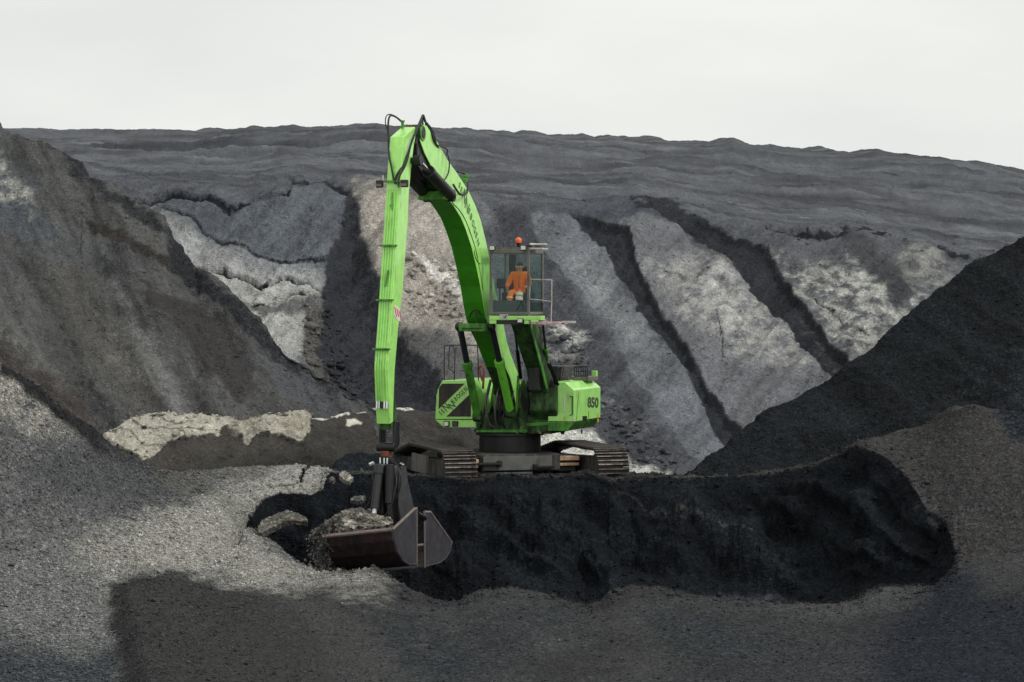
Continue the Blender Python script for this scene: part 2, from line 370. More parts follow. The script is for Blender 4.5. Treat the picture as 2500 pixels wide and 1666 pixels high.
# ================================================================== LEFT BROWN HEAP
U = cols(-500, 1010)
rid = [(-500,40),(-200,200),(0,296),(31,317),(103,336),(153,363),(203,394),(218,428),(268,455),(333,482),(371,505),(398,528),(413,551),(432,593),(459,631),(478,658),
       (513,673),(566,712),(612,754),(658,807),(708,860),(760,895),(830,942),(890,985),(960,1018),(1010,1080)]
rv, = ip(rid, U); rY = 73 - .0105 * np.clip(U, -500, 960)
rx, ry, rz = P(U, rv, rY)
bx, by, bz = P(U, 1200 + 0 * U, 61 + 0 * U)
h_ = np.maximum(rz - 0, .3)
hx_, hy_, hz_ = P(U, 740 + 0 * U, rY + h_ * 1.25)
ll = [(bx, by, bz), (rx, ry, rz), (rx * (rY + 1.2) / rY, ry + 1.2, rz - .35), (hx_, hy_, hz_ * 0 - .3)]
def left_disp(x, y, z, u, v):
    q = x + (73 - y) * -.55
    spur = fbm((x - (9 - z) * .75) * .5, z * .08, y * .05, 4, 1.0)
    return spur * .38 + fbm(x, y, z, 5, .7) * .2 + fbm(x, y, z, 3, 3.5) * .06
def left_paint(x, y, z, u, v):
    p = Paint(x, y, z, u, v, (78, 78, 77), .25, 22)
    q = x - (9 - z) * .75
    s_ = fbm(q * .9, z * .18, y * .1, 5, 1.0, .6)
    p.c = p.c * (1 + np.clip(s_ * .8, -.32, .4))[..., None]
    fs_ = fbm(q * 3.0, z * .5, y * .3, 5, 1.0, .65)
    p.c = p.c * (1 + np.clip(fs_ * .45, -.28, .34))[..., None] * (1 - p.cr[..., None] * .45)
    t_ = fbm(x, y, z, 4, .45)[..., None]
    p.c = p.c * (1 - np.clip(t_, 0, .5)) + p.c * np.array([.92, .97, 1.06]) * np.clip(t_, 0, .5)
    p.patch([(-100,330),(60,420),(110,520),(180,620),(60,580),(-100,520)], (80, 84, 88), 40, 1.5)
    p.patch([(-50,380),(0,380),(30,430),(100,490),(60,520),(-50,450)], (150, 150, 144), 18, 1.6, .6, patchy=.5)
    p.patch([(205,515),(250,550),(330,590),(410,620),(435,655),(380,635),(290,600),(240,580)], (57, 54, 52), 5, 1)
    p.patch([(330,680),(440,720),(560,780),(640,900),(600,980),(480,900),(390,760)], (63, 61, 61), 12, 1.4)
    p.patch([(270,680),(300,715),(400,860),(450,960),(480,1020),(430,1020),(370,900),(310,790)], (108, 108, 108), 16, .9, .3)
    p.patch([(100,640),(200,660),(280,800),(380,960),(320,1000),(220,860),(140,760)], (86, 84, 81), 50, 2.2, patchy=.2)
    p.patch([(250,820),(360,840),(420,960),(370,960),(290,900)], (106, 104, 100), 26, 2.4, .4, patchy=.6)
    p.patch([(0,800),(60,850),(250,1050),(200,1060),(0,880)], (102, 100, 97), 22, 1.6, .4, patchy=.4)
    p.patch([(20,860),(120,920),(220,1000),(230,1060),(120,980),(0,900)], (68, 64, 62), 20, 1)
    p.patch([(440,600),(480,660),(600,750),(700,850),(830,940),(780,930),(650,850),(560,770),(430,660),(400,560)], (48, 49, 52), 6, .9, .5)
    p.patch([(150,360),(220,400),(260,460),(370,510),(420,590),(370,560),(280,500),(180,430)], (54, 55, 57), 9, 1, .5)
    p.patch([(600,840),(740,900),(870,985),(780,990),(690,940)], (82, 84, 88), 30, 1.5)
    return p.c, p.g
o, DD = loft('slag_heap', U, ll, [230, 14, 20], left_paint, left_disp, kindtag=None)
tag(o, 'huge brown slag heap filling the left side, sloping down to the right', 'slag heap')
scatter('stones', DD, 12000, .013, SOIL, o, None, bright=(.9, 1.9))

# ================================================================== BANK behind the machine
U = cols(60, 1240)
bk = [(60,1180,60.5),(200,1085,60.5),(260,1060,60.8),(330,1022,61),(400,1012,61),(500,1016,61),(600,1035,61),(650,1024,61),(700,1014,61.2),(740,1006,61.3),(760,1018,61.5),(800,1022,62),
      (860,1012,63),(930,992,64),(980,1002,64.5),(1060,1008,65),(1120,1010,65.3),(1180,1090,65.5),(1240,1180,65.5)]
tv, tY = ip(bk, U)
tX, tY, tZ = P(U, tv, tY)
def off(dY, z): return (tX * (tY + dY) / tY, tY + dY, z)
bl = [off(-3.6, tZ * 0 + .0), off(-2.2, tZ * .22 + .05), off(-.6, tZ * .86), (tX, tY, tZ), off(.8, tZ - .12), off(3, tZ * 0 - .2)]
CRUST = [(250,1062),(330,1024),(400,1012),(560,1026),(580,1037),(640,1024),(700,1016),(735,1004),(757,1015),(755,1050),(735,1087),(700,1072),(640,1064),(600,1080),(560,1047),(500,1060),(440,1076),(385,1100),(350,1122),(285,1090)]
def bank_disp(x, y, z, u, v):
    ju = fbm(x, y, z, 4, 2) * 8
    s_ = poly_sd(u + ju, v + ju, CRUST)
    return fbm(x, y, z, 5, .9) * .14 + fbm(x, y, z, 4, 5) * .03 + .06 * (1 - sstep(-2, 3, s_)) * (1 + fbm(x, y, z, 5, 3, .6) * (.5 + 1.4 * (u > 570)))
def bank_paint(x, y, z, u, v):
    p = Paint(x, y, z, u, v, (66, 63, 61), .22, 9, 2.2)
    p.patch([(250,1060),(760,1010),(760,1100),(500,1160),(330,1160)], (72, 69, 66), 20)
    p.patch(CRUST, (168, 164, 152), 1.5, 1.2, .3)
    p.c = p.c * (1 + np.clip(p.n * .35, -.22, .15))[..., None] * (1 - .4 * p.cr[..., None])
    p.patch([(560,1000),(640,1010),(640,1060),(570,1060)], (120, 116, 106), 12, 2, .5, patchy=.4)
    p.patch([(660,1030),(755,1010),(750,1050),(700,1068)], (150, 143, 130), 8, 1, .5, patchy=.3)
    for c in ([(300,1050),(330,1062),(345,1085),(390,1090)], [(330,1040),(360,1050),(440,1048),(500,1044)], [(390,1020),(420,1035),(470,1036)], [(285,1060),(300,1048)], [(440,1050),(455,1070)]):
        p.line(c, (92, 88, 80), 2, 1.5, 1)
    p.line([(757,1018),(800,1021),(860,1010),(905,1000)], (205, 202, 194), 2.2, 1.5, .3)
    p.line([(905,998),(940,994),(962,998),(990,1006),(1018,1001)], (205, 202, 194), 2.4, 1.5, .3)
    p.patch([(846,1026),(870,1024),(886,1030),(880,1040),(866,1042),(845,1040)], (205, 200, 190), 2, .5)
    return p.c, p.g
_, BKD = loft('embankment', U, bl, [12, 55, 20, 12, 10], bank_paint, bank_disp)

def wb(x, y, z, u, v, c):
    sd_ = poly_sd(u, v, CRUST); return np.exp(-(sd_ / 9) ** 2) + .5 * (sd_ < 0) + .03 * (y < 62)
scatter('crust_rubble', BKD, 300, .03, SOIL, None, ('broken pale crust fragments along the edge of the low bank', 'rubble'), wfun=wb, bright=(.6, 1.25), sink=.3)
# small black heap by the left track
U = np.arange(770, 1010, 2.)
hh = [(770,1185),(800,1152),(820,1120),(850,1106),(900,1102),(930,1108),(960,1130),(990,1165),(1010,1185)]
v_, = ip(hh, U); X0, Y0, Z0 = P(U, v_, 59.2 + 0 * U)
sl = [(X0 * 58 / 59.2, Y0 * 0 + 58.0, np.minimum(Z0 * .3, .2)), (X0, Y0, Z0), (X0 * 60.6 / 59.2, Y0 * 0 + 60.6, Z0 * 0)]
def d0(x, y, z, u, v): return fbm(x, y, z, 4, 1.5) * .1 + fbm(x, y, z, 3, 8) * .025
def blk(c, g=.5):
    def f(x, y, z, u, v):
        p = Paint(x, y, z, u, v, c, g, 10); return p.c, p.g
    return f
o, _ = loft('slag_heap', U, sl, [40, 20], blk((36, 40, 45)), d0, SOILB, None)
tag(o, 'small low heap of black slag behind the grab beside the left track', 'slag heap')

# ================================================================== RIGHT BLACK HEAP
U = cols(1600, 3050)
rr = [(1600,1195,58.5),(1640,1172,58.5),(1677,1152,58.8),(1708,1130,59),(1760,1092,59.4),(1810,1053,59.8),(1866,1007,60.1),(2024,918,61),(2080,880,61.4),(2249,737,62.4),(2412,619,63.2),
      (2450,592,63.4),(2484,573,63.5),(2540,568,63.6),(2640,600,63.8),(3050,900,64)]
v_, y_ = ip(rr, U); X0, Y0, Z0 = P(U, v_, y_)
H0 = np.maximum(Z0, .1)
def rot(dY, z): return (X0 * (Y0 + dY) / Y0, Y0 + dY, z)
rl = [rot(-H0 * 1.35 - .5, Z0 * 0 - .3), rot(-H0 * .1, Z0 * .92), (X0, Y0, Z0), rot(H0 * .15, Z0 * .93), rot(H0 * 1.4 + .5, Z0 * 0 - .3)]
def right_disp(x, y, z, u, v):
    return fbm(x, y, z, 5, .5) * .22 + fbm((x + z * 1.1) * .6, z * .1, y * .1, 4, 1.0) * .12 + fbm(x, y, z, 4, 5) * .035
def right_paint(x, y, z, u, v):
    p = Paint(x, y, z, u, v, (28, 31, 34), .6, 24)
    s_ = fbm((x + z * 1.1) * .7, z * .15, y * .1, 5, 1.0, .6)
    p.c = p.c * (1 + np.clip(s_ * .8, -.4, .6))[..., None]
    p.patch([(2250,1000),(2400,900),(2520,850),(2520,1010),(2400,1010)], (38, 41, 45), 50, 2, .9, patchy=.5)
    p.patch([(1720,1140),(1900,1000),(2000,960),(2050,1000),(1900,1100)], (31, 34, 38), 40, 2)
    return p.c, p.g
o, DD = loft('slag_heap', U, rl, [190, 14, 14, 20], right_paint, right_disp, SOILB, None)
tag(o, 'tall black slag heap on the right rising to a rounded top at the frame edge', 'slag heap')
scatter('stones', DD, 16000, .013, SOILB, o, None, bright=(.8, 3.0))

# ================================================================== FOREGROUND GROUND WITH THE PIT
U = cols(-500, 3050, 2.5)
R1 = [(-500,1180,46),(0,1340,47.5),(300,1375,48.8),(500,1392,49.6),(560,1375,50.3),(600,1297,52.9),(612,1290,53.1),(640,1312,52.5),(665,1322,52.2),(690,1342,51.7),(720,1372,51.1),(745,1387,50.7),
      (780,1398,50.3),(850,1392,50.2),(905,1380,50.3),(930,1390,50),(960,1412,49.6),(1000,1442,49.1),(1050,1463,48.7),(1090,1472,48.5),(1120,1468,48.6),(1150,1453,48.8),(1180,1442,48.9),(1250,1438,48.8),
      (1330,1455,48.5),(1400,1474,48.1),(1430,1478,48),(1465,1470,48.1),(1500,1442,48.5),(1540,1427,48.7),(1600,1434,48.7),(1700,1452,48.5),(1800,1468,48.3),(1920,1471,48.3),(2050,1470,48.3),(2100,1462,48.6),
      (2120,1448,48.8),(2150,1432,49),(2220,1428,49.3),(2280,1425,49.5),(2310,1405,50),(2328,1380,50.4),(2340,1360,50.8),(2500,1350,50.4),(3050,1330,50)]
R4 = [(-500,850,47.5),(0,1080,49),(300,1230,51.5),(500,1225,53),(560,1240,53.4),(600,1291,53.1),(608,1268,53.7),(622,1243,54.2),(650,1215,54.9),(675,1204,55.1),(700,1202,55.2),(760,1204,55.1),(785,1192,55.4),(792,1165,56.1),(803,1149,56.7),
      (850,1152,57),(930,1158,57),(980,1160,57),(1050,1162,57),(1130,1172,56.6),(1160,1172,56.6),(1200,1160,57),(1250,1162,57),(1300,1168,56.8),(1340,1170,56.8),(1390,1160,57),(1430,1150,57.2),(1460,1160,57),(1490,1172,56.6),
      (1540,1160,57),(1600,1162,57),(1700,1168,56.9),(1800,1164,57),(1900,1152,57),(2000,1128,56.6),(2060,1102,56.1),(2090,1090,55.7),(2120,1100,55),(2160,1114,54.5),(2200,1146,54),(2240,1202,53.2),(2262,1240,52.7),(2300,1262,52.3),(2318,1300,51.7),(2332,1340,51),
      (2340,1358,50.9),(2500,1190,52.2),(3050,1120,52)]
R5 = [(-500,700,49),(0,882,50.3),(60,925,50.8),(120,972,51.3),(230,1052,52.7),(300,1105,53.7),(370,1143,54.7),(420,1150,55.4),(450,1150,55.7),(540,1140,56.2),(640,1133,56.8),(740,1136,57.2),(803,1145,57.3),
      (850,1150,57.6),(930,1156,57.6),(1050,1160,57.6),(1130,1171,57.2),(1160,1171,57.2),(1200,1158,57.6),(1300,1166,57.4),(1390,1158,57.6),(1430,1148,57.8),(1490,1171,57.2),(1540,1159,57.6),(1700,1166,57.5),(1800,1162,57.6),(1900,1150,57.6),(2000,1126,57.2),(2060,1100,56.7),
      (2096,1077,56.5),(2160,1064,56.5),(2234,1048,56.2),(2269,1032,55.9),(2300,1012,55.6),(2335,994,55.3),(2380,990,55),(2422,998,55),(2500,1005,54.8),(3050,1060,54)]
v1, y1 = ip(R1, U); v4, y4 = ip(R4, U); v5, y5 = ip(R5, U)
zz_ = 0 * U
rg1 = fbm(U * .03, zz_ + 1.5, zz_, 6, 1.0, .62); rg4 = fbm(U * .03, zz_ + 8.5, zz_, 6, 1.0, .62); rg5 = fbm(U * .02, zz_ + 4.5, zz_, 6, 1.0, .65)
yb4 = y4.copy(); yb1 = y1.copy(); vb4 = v4.copy(); rg1 = rg1 + fbm(U * .09, zz_ + 2.5, zz_, 2, 1.0) * .8 * (U < 960); rg4 = rg4 + fbm(U * .09, zz_ + 6.5, zz_, 2, 1.0) * .8 * (U < 960)
pin = sstep(602, 622, U) * (1 - sstep(2310, 2338, U))
y1 = y1 + rg1 * .12 * pin; v1 = v1 - rg1 * 5 * pin; v4 = v4 + rg4 * 5 * pin
v5 = v5 - np.abs(rg5) * 13 * sstep(830, 900, U) * (1 - sstep(2050, 2150, U)) + rg5 * 3
L1 = P(U, v1, y1); L4 = P(U, v4, y4); L5 = P(U, v5, y5)
pit = ((U > 600) & (U < 2340)).astype(float)
wd = np.maximum(y4 - y1, .02)
nearw = np.where(U < 900, np.interp(U, [600, 900], [.25, 1.0]), 1.0)
a2 = np.minimum(1.0 * nearw, .3 * wd); a3 = np.minimum(np.interp(U, [600, 800, 1000, 2100, 2340], [.5, .8, 3.4, 3.4, 2.2]), .5 * wd)
zf = np.minimum(P(U, v1, y1)[2], P(U, vb4, yb4)[2]) - np.minimum(np.interp(U, [600, 760, 1000, 2200, 2340], [1.6, 1.8, 1.25, 1.25, .8]), 1.6 * wd)
zf = np.convolve(np.pad(zf, 30, 'edge'), np.ones(61) / 61, 'valid')
def onU(Y, z): return ((U - CU) * Y / FPX, Y, z)
def lerpL(t): return tuple(L1[k] * (1 - t) + L4[k] * t for k in range(3))
m2 = onU(yb1 + a2, zf); m3 = onU(yb4 - a3, zf + .1)
e2, e3 = lerpL(.33), lerpL(.66)
L2 = tuple(m2[k] * pit + e2[k] * (1 - pit) for k in range(3)); L3 = tuple(m3[k] * pit + e3[k] * (1 - pit) for k in range(3))
G1v = np.interp(U, [-500, 0, 300, 600, 1200, 3050], [1460, 1560, 1590, 1600, 1600, 1580]); G1 = P(U, G1v, 42.5 + 0 * U)
G0 = P(U, 2050 + 0 * U, 31 + 0 * U); G00 = P(U, 4000 + 0 * U, 14 + 0 * U)
pad = onU(60.5 + 0 * U, np.interp(U, [-500, 0, 400, 800, 1000, 2000, 2100, 2500, 3050], [1, .6, .2, .05, 0, 0, .3, 1, 1]))
pad2 = onU(66.5 + 0 * U, 0 * U - .05); pad3 = onU(80 + 0 * U, 0 * U - .6)
gl = [G00, G0, G1, L1, L2, L3, L4, L5, pad, pad2, pad3]
PITP = [(r[0], r[1]) for r in R1 if 598 < r[0] < 2345] + [(r[0], r[1]) for r in R4[::-1] if 598 < r[0] < 2342]
def ground_disp(x, y, z, u, v):
    inp = 1 - sstep(-14, 2, poly_sd(u, v, PITP))
    inp = inp * (y > 48)
    d = fbm(x, y, z, 5, .6) * .10 + fbm(x, y, z, 3, 4) * .03
    q = x + z * 1.3 + fbm(x, y, z, 2, .4) * .8
    far_ = sstep(900, 1200, u)
    wall = (.25 - np.abs(fbm(q * .42, z * .12 + 3, y * .05, 3, 1.0))) * .85 + fbm(x + 20, y, z, 5, .9, .55) * .42 + fbm(x, y, z, 3, 5, .6) * .09
    edge_ = sstep(-14, -70, poly_sd(u, v, PITP))
    d = d + inp * wall * (.25 + .75 * far_) * edge_
    d += .28 * (1 - sstep(-60, 4, poly_sd(u, v, TONGUE)))
    for pts, w_, dep in GCR:
        d -= dep * (1 - sstep(w_ * .4, w_, line_d(u + fbm(x, y, z, 3, 5) * 6, v, pts))) * (y < 58)
    return d
TONGUE = [(264,1500),(262,1462),(270,1440),(290,1424),(330,1410),(390,1403),(430,1405),(500,1418),(560,1440),(660,1462),(760,1510),(800,1580),(830,1700),(820,1900),(420,1900),(320,1750),(285,1600)]
GCR = [([(712,1180),(735,1172),(742,1150),(752,1140)], 4, .2), ([(655,1184),(680,1182),(712,1180)], 3, .12), ([(742,1150),(750,1140)], 4, .2), ([(610,1200),(625,1190),(640,1185)], 2, .08)]
def ground_post(G):
    # settle the slopes beside the two ends of the pit so that no crease runs down them
    ra = [10, 40, 150, 190, 26, 60, 130, 46, 10, 30, 10]; st = np.cumsum([0] + ra)
    u, v = UV(G[..., 0], G[..., 1], G[..., 2]); sd_ = poly_sd(u, v, PITP)
    w = sstep(4, 60, sd_); rowi = np.arange(G.shape[0])
    w = w * (sstep(st[2] - 20, st[2] + 20, rowi) * (1 - sstep(st[7] - 12, st[7] - 2, rowi)))[:, None]
    w = w * np.maximum(sstep(420, 520, u) * (1 - sstep(700, 760, u)), sstep(2150, 2250, u) * (1 - sstep(2480, 2520, u)))
    Y = G[..., 1].copy(); Z = G[..., 2].copy()
    k = np.ones(31) / 31
    for _ in range(3):
        Ys = np.apply_along_axis(lambda a: np.convolve(np.pad(a, 15, 'edge'), k, 'valid'), 1, Y)
        Zs = np.apply_along_axis(lambda a: np.convolve(np.pad(a, 15, 'edge'), k, 'valid'), 1, Z)
        Y = Y * (1 - w) + Ys * w; Z = Z * (1 - w) + Zs * w
    G[..., 0] = (U[None] - CU) * Y / (cp * FPX) ; G[..., 1] = Y; G[..., 2] = Z
    return G
def ground_paint(x, y, z, u, v):
    p = Paint(x, y, z, u, v, (61, 62, 62), .38, 14, 1.4)
    front = (y < 57.7)
    n_ = fbm(x, y, z, 5, .35)
    p.c = p.c * (1 + np.clip(n_ * .6, -.25, .3))[..., None]
    p.patch([(-800,600),(0,880),(230,1050),(370,1140),(820,1100),(700,1300),(800,1420),(620,1440),(500,1500),(300,1500),(280,1700),(-800,1900)], (95, 96, 96), 30, 1, .6)
    p.patch([(560,1130),(810,1130),(800,1150),(785,1200),(700,1204),(640,1230),(606,1290),(700,1370),(770,1405),(900,1390),(950,1440),(760,1440),(640,1460),(560,1420),(420,1398),(300,1405),(262,1450),(240,1500),(140,1450),(120,1380),(180,1320),(300,1290),(380,1260),(480,1220),(620,1170)],
            (141, 139, 133), 42, 3, .5)
    p.patch([(650,1150),(790,1140),(790,1200),(700,1206),(620,1240),(560,1260),(480,1260)], (147, 145, 139), 22, 2, .5)
    p.patch([(400,1230),(600,1220),(620,1330),(480,1370),(380,1330)], (145, 143, 137), 40, 2, .5)
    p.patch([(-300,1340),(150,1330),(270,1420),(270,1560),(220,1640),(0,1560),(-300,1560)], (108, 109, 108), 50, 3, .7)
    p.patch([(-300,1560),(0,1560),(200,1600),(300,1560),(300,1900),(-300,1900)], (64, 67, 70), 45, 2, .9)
    p.patch([(-200,700),(0,885),(110,985),(180,1070),(60,1060),(-200,900)], (146, 143, 136), 30, 2, .8, patchy=.3)
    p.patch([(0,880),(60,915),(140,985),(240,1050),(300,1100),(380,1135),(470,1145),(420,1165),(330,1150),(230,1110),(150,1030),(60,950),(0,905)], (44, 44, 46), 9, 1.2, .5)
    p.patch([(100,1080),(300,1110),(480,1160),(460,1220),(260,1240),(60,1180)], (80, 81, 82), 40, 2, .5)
    p.patch([(380,1150),(470,1140),(640,1132),(700,1140),(560,1180),(440,1210)], (96, 95, 92), 24, 2, .7)
    p.patch(TONGUE, (57, 57, 57), 14, 1.2, .35)
    p.patch([(600,1440),(760,1470),(900,1500),(1000,1600),(900,1700),(820,1650),(760,1540)], (66, 66, 66), 30, 2, .3)
    p.patch([(2290,1400),(2350,1380),(2420,1440),(2560,1480),(2560,1900),(2100,1900),(2020,1700),(2080,1560),(2220,1480)], (38, 41, 47), 50, 2.6, .7)
    p.patch([(1600,1500),(1900,1520),(2150,1560),(2100,1750),(1500,1750),(1650,1620)], (54, 55, 57), 60, 3, .6)
    p.patch([(1080,1540),(1260,1480),(1330,1560),(1180,1700),(1000,1700)], (54, 56, 58), 50, 3, .6)
    for pl_ in ([(900,1500),(1060,1520),(1180,1640),(1080,1700),(960,1620)], [(1560,1480),(1760,1500),(1900,1600),(1720,1640),(1600,1560)], [(1240,1480),(1420,1500),(1480,1560),(1300,1540)]): p.patch(pl_, (50, 53, 56), 30, 3, .7, patchy=.3)
    p.patch([(2060,1080),(2340,970),(2560,980),(2560,1330),(2345,1380),(2300,1260),(2200,1140),(2100,1095)], (62, 61, 61), 10, 1.6, .5)
    p.patch([(2400,960),(2560,990),(2560,1080),(2480,1070)], (40, 43, 48), 24, 2.5, .9)
    p.patch([(2180,1090),(2400,1180),(2520,1300),(2350,1290)], (58, 57, 58), 40, 2.5, .6, patchy=.5)
    m = 1 - sstep(-3, 2, poly_sd(u + (p.ju + p.js) * .3 + p.n * 3, v + (p.jv + p.js) * .3 + p.n * 4, PITP))
    m = np.maximum(m, (y > 57.9) * sstep(820, 900, u) * (1 - sstep(2300, 2500, u)))
    m = np.where(y < 47.5, 0, m)[..., None]
    s_ = fbm((x + z * 1.3) * .8, z * .25, y * .2, 4, 1.0, .5) * .6 + fbm(x, y, z, 4, 1.2) * .5
    black = lin((26, 29, 33)) / ILL * (1 + np.clip(s_ * .9, -.4, .7))[..., None]
    p.c = p.c * (1 - m) + black * m; p.g = p.g * (1 - m[..., 0]) + .55 * m[..., 0]
    p.line([(1640,1250),(1700,1275),(1760,1295),(1840,1305)], (60, 60, 60), 2.5, 2, 2)
    p.line([(1500,1200),(1600,1245),(1680,1280)], (44, 46, 48), 4, 4, 2)
    p.patch([(2220,1240),(2260,1225),(2275,1240),(2300,1275),(2280,1290),(2250,1250)], (66, 66, 66), 6, 1.5, .6, patchy=.5)
    p.patch([(1700,1455),(1880,1450),(1930,1468),(1800,1472)], (58, 60, 66), 8, 1)
    for pts in ([(830,1150),(950,1158),(1050,1160),(1130,1170),(1200,1160),(1300,1168)], [(1300,1168),(1390,1158),(1430,1149),(1490,1171),(1540,1160)], [(1540,1160),(1700,1166),(1800,1164),(1900,1150),(2000,1127),(2080,1095)]):
        mm = p.line(pts, (50, 49, 47), 2.2, 2, 1)
    for pts, w_, dep in GCR: p.line(pts, (30, 30, 32), w_ * .6, 1.5, .5)
    return p.c, p.g
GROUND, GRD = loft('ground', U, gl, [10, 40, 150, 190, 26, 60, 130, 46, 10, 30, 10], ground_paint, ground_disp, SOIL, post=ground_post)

# ---- loose stones
def wg(x, y, z, u, v, c):
    lum = c[..., 1]; return (.25 + np.clip(lum * 6, 0, 1.6)) * (y > 37) * (y < 59)
def wl(x, y, z, u, v, c):
    return (.15 + np.clip(c[..., 1] * 5, 0, 1.2)) * (1 - sstep(250, 700, u)) * (y < 56) * (y > 38) * (v > 900)
scatter('coarse_gravel', GRD, 34000, .017, SOIL, None, ('coarse light and dark gravel stones on the left foreground slope', 'gravel'), wfun=wl, bright=(.6, 2.4))
def wr(x, y, z, u, v, c):
    sd_ = poly_sd(u, v, PITP); return np.exp(-(sd_ / 22) ** 2) * (y > 47) * (y < 58) + .08 * (sd_ < 0)
scatter('clods', GRD, 2600, .035, SOIL, None, ('clods and lumps scattered along the crumbling rim of the black pit', 'clods'), wfun=wr, bright=(.7, 1.5), sink=.4)
scatter('gravel', GRD, 100000, .0125, SOIL, None, ('loose pale and dark slag gravel covering the foreground', 'gravel'), wfun=wg, bright=(.7, 2.4))
def wh(x, y, z, u, v, c): return (.3 + np.clip(c[..., 1] * 5, 0, 1.2)) * (y < 84) * (v < 1200) + .08 * (y >= 84) * (y < 150)
scatter('rubble', HILLD, 26000, .013, SOIL, None, ('small broken stones lying on the eroded hillside', 'rubble'), wfun=wh, bright=(.9, 2.0))
FOOT = [[(1430,930),(1520,980),(1620,1090),(1660,1150),(1520,1150),(1440,1060)], [(740,740),(800,740),(870,860),(930,1000),(800,960),(735,880)], [(1300,780),(1440,810),(1450,900),(1320,900)], [(1300,1040),(1520,1090),(1600,1160),(1300,1120)], [(960,620),(1140,650),(1140,800),(1000,760)]]
def wf(x, y, z, u, v, c):
    w = 0
    for p in FOOT: w = np.maximum(w, 1 - sstep(-15, 10, poly_sd(u, v, p)))
    return w
scatter('boulders', HILLD, 520, .07, SOIL, None, ('loose boulders and clods at the foot of the eroded hill', 'boulders'), wfun=wf, bright=(.8, 1.7), sink=.45)

def slab(name, pts, Y, thick, rgb, label, tilt=.0, nseed=0, cat='crust slab', dY=0.0):
    """broken crust slab: outline at depth Y (rising away), real thickness"""
    n = len(pts); cu = sum(p[0] for p in pts) / n; cvv = sum(p[1] for p in pts) / n
    dense = []
    for i in range(n):
        a, b = pts[i], pts[(i + 1) % n]
        k = max(2, int(math.hypot(b[0] - a[0], b[1] - a[1]) / 3))
        for j in range(k):
            t = j / k; dense.append((a[0] + (b[0] - a[0]) * t + random.uniform(-1.3, 1.3), a[1] + (b[1] - a[1]) * t + random.uniform(-1.3, 1.3)))
    rings = []
    for f_ in (1, .8, .55, .3, .08):
        rings.append([(cu + (u - cu) * f_, cvv + (v - cvv) * f_) for u, v in dense])
    vs = []; m = len(dense)
    for ring in rings:
        for (u, v) in ring:
            x, y, z = P(u, v, Y + (cvv - v) * dY + random.uniform(-.012, .012)); vs.append((x, y, z + random.uniform(-.01, .01)))
    for (u, v) in dense:
        x, y, z = P(u, v, Y + (cvv - v) * dY); vs.append((x, y + thick * .7, z - thick))
    fs = []
    for k in range(4):
        for i in range(m): j = (i + 1) % m; fs.append((k * m + i, k * m + j, (k + 1) * m + j, (k + 1) * m + i))
    fs.append(tuple(4 * m + i for i in range(m)))
    for i in range(m): j = (i + 1) % m; fs.append((5 * m + i, 5 * m + j, j, i))
    fs.append(tuple(5 * m + i for i in range(m))[::-1])
    bm = bmesh.new(); bv = [bm.verts.new(v) for v in vs]
    for f in fs:
        try: bm.faces.new([bv[i] for i in f])
        except ValueError: pass
    bmesh.ops.recalc_face_normals(bm, faces=bm.faces)
    me = bpy.data.meshes.new(name); bm.to_mesh(me); bm.free(); me.materials.append(SOIL)
    c = lin(rgb) / ILL; N_ = len(me.vertices)
    ca = me.attributes.new('zone_colour', 'FLOAT_COLOR', 'POINT'); ca.data.foreach_set('color', np.tile([*c, 1], N_).astype(np.float32))
    ga = me.attributes.new('grain', 'FLOAT', 'POINT'); ga.data.foreach_set('value', np.full(N_, .8, np.float32))
    o = bpy.data.objects.new(name, me); COL.objects.link(o)
    if label: tag(o, label, cat, 'broken crust slabs around the dark hollow')
    return o
random.seed(5)
slab('crust_slab', [(627,1293),(632,1282),(640,1270),(660,1260),(682,1252),(700,1246),(722,1250),(735,1256),(748,1262),(752,1272),(738,1270),(715,1268),(690,1274),(672,1284),(655,1292),(640,1302)], 52.6, .12, (112, 110, 102),
     'curved tongue of pale crust crossing the dark hollow left of the grab', dY=.012)
slab('crust_slab', [(832,1152),(842,1150),(858,1160),(862,1166),(852,1176),(838,1170),(828,1160)], 54.6, .1, (150, 146, 138), 'pale angular crust block lying high on the black bank left of the grab', dY=.01)
slab('crust_slab', [(803,1168),(812,1163),(819,1169),(812,1174)], 54.4, .08, (120, 112, 108), 'tiny pinkish grey fragment beside the pale angular block', dY=.01)
slab('crust_slab', [(854,1220),(866,1212),(884,1209),(893,1213),(888,1219),(870,1224)], 53.8, .08, (96, 98, 94), 'flat grey fragment left of the grab cylinder', dY=.01)
# ================================================================== EXCAVATOR (material handler with clamshell grab)
GREEN = plain('green_paint', (166, 232, 112), .42, spec=.6, var=.10, scale=4, dirt=(118, 162, 84), dirt_amt=.24, coat=.55)
GREEN_OLD = plain('greasy_green_paint', (80, 150, 46), .5, var=.15, scale=4, dirt=(40, 72, 28), dirt_amt=.5)
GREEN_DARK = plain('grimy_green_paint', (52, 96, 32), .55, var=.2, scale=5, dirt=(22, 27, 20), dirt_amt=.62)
BLACK = plain('black_steel', (26, 27, 29), .5, var=.3, dirt=(44, 42, 40), dirt_amt=.4)
GREASE = plain('oily_black_steel', (16, 17, 18), .42, var=.4, dirt=(36, 33, 30), dirt_amt=.35)
RUBBER = plain('rubber', (22, 24, 26), .55, var=.2)
CHROME = plain('chrome', (225, 228, 230), .18, metal=1, var=.05)
GREY = plain('grey_frame_paint', (112, 106, 103), .55, var=.12, dirt=(66, 62, 60), dirt_amt=.35)
WHITEM = plain('worn_white_metal', (196, 192, 186), .5, var=.1, dirt=(110, 102, 98), dirt_amt=.4)
PINK = plain('faded_red_white_plate', (205, 172, 168), .6, var=.15, scale=14, dirt=(130, 90, 84), dirt_amt=.45)
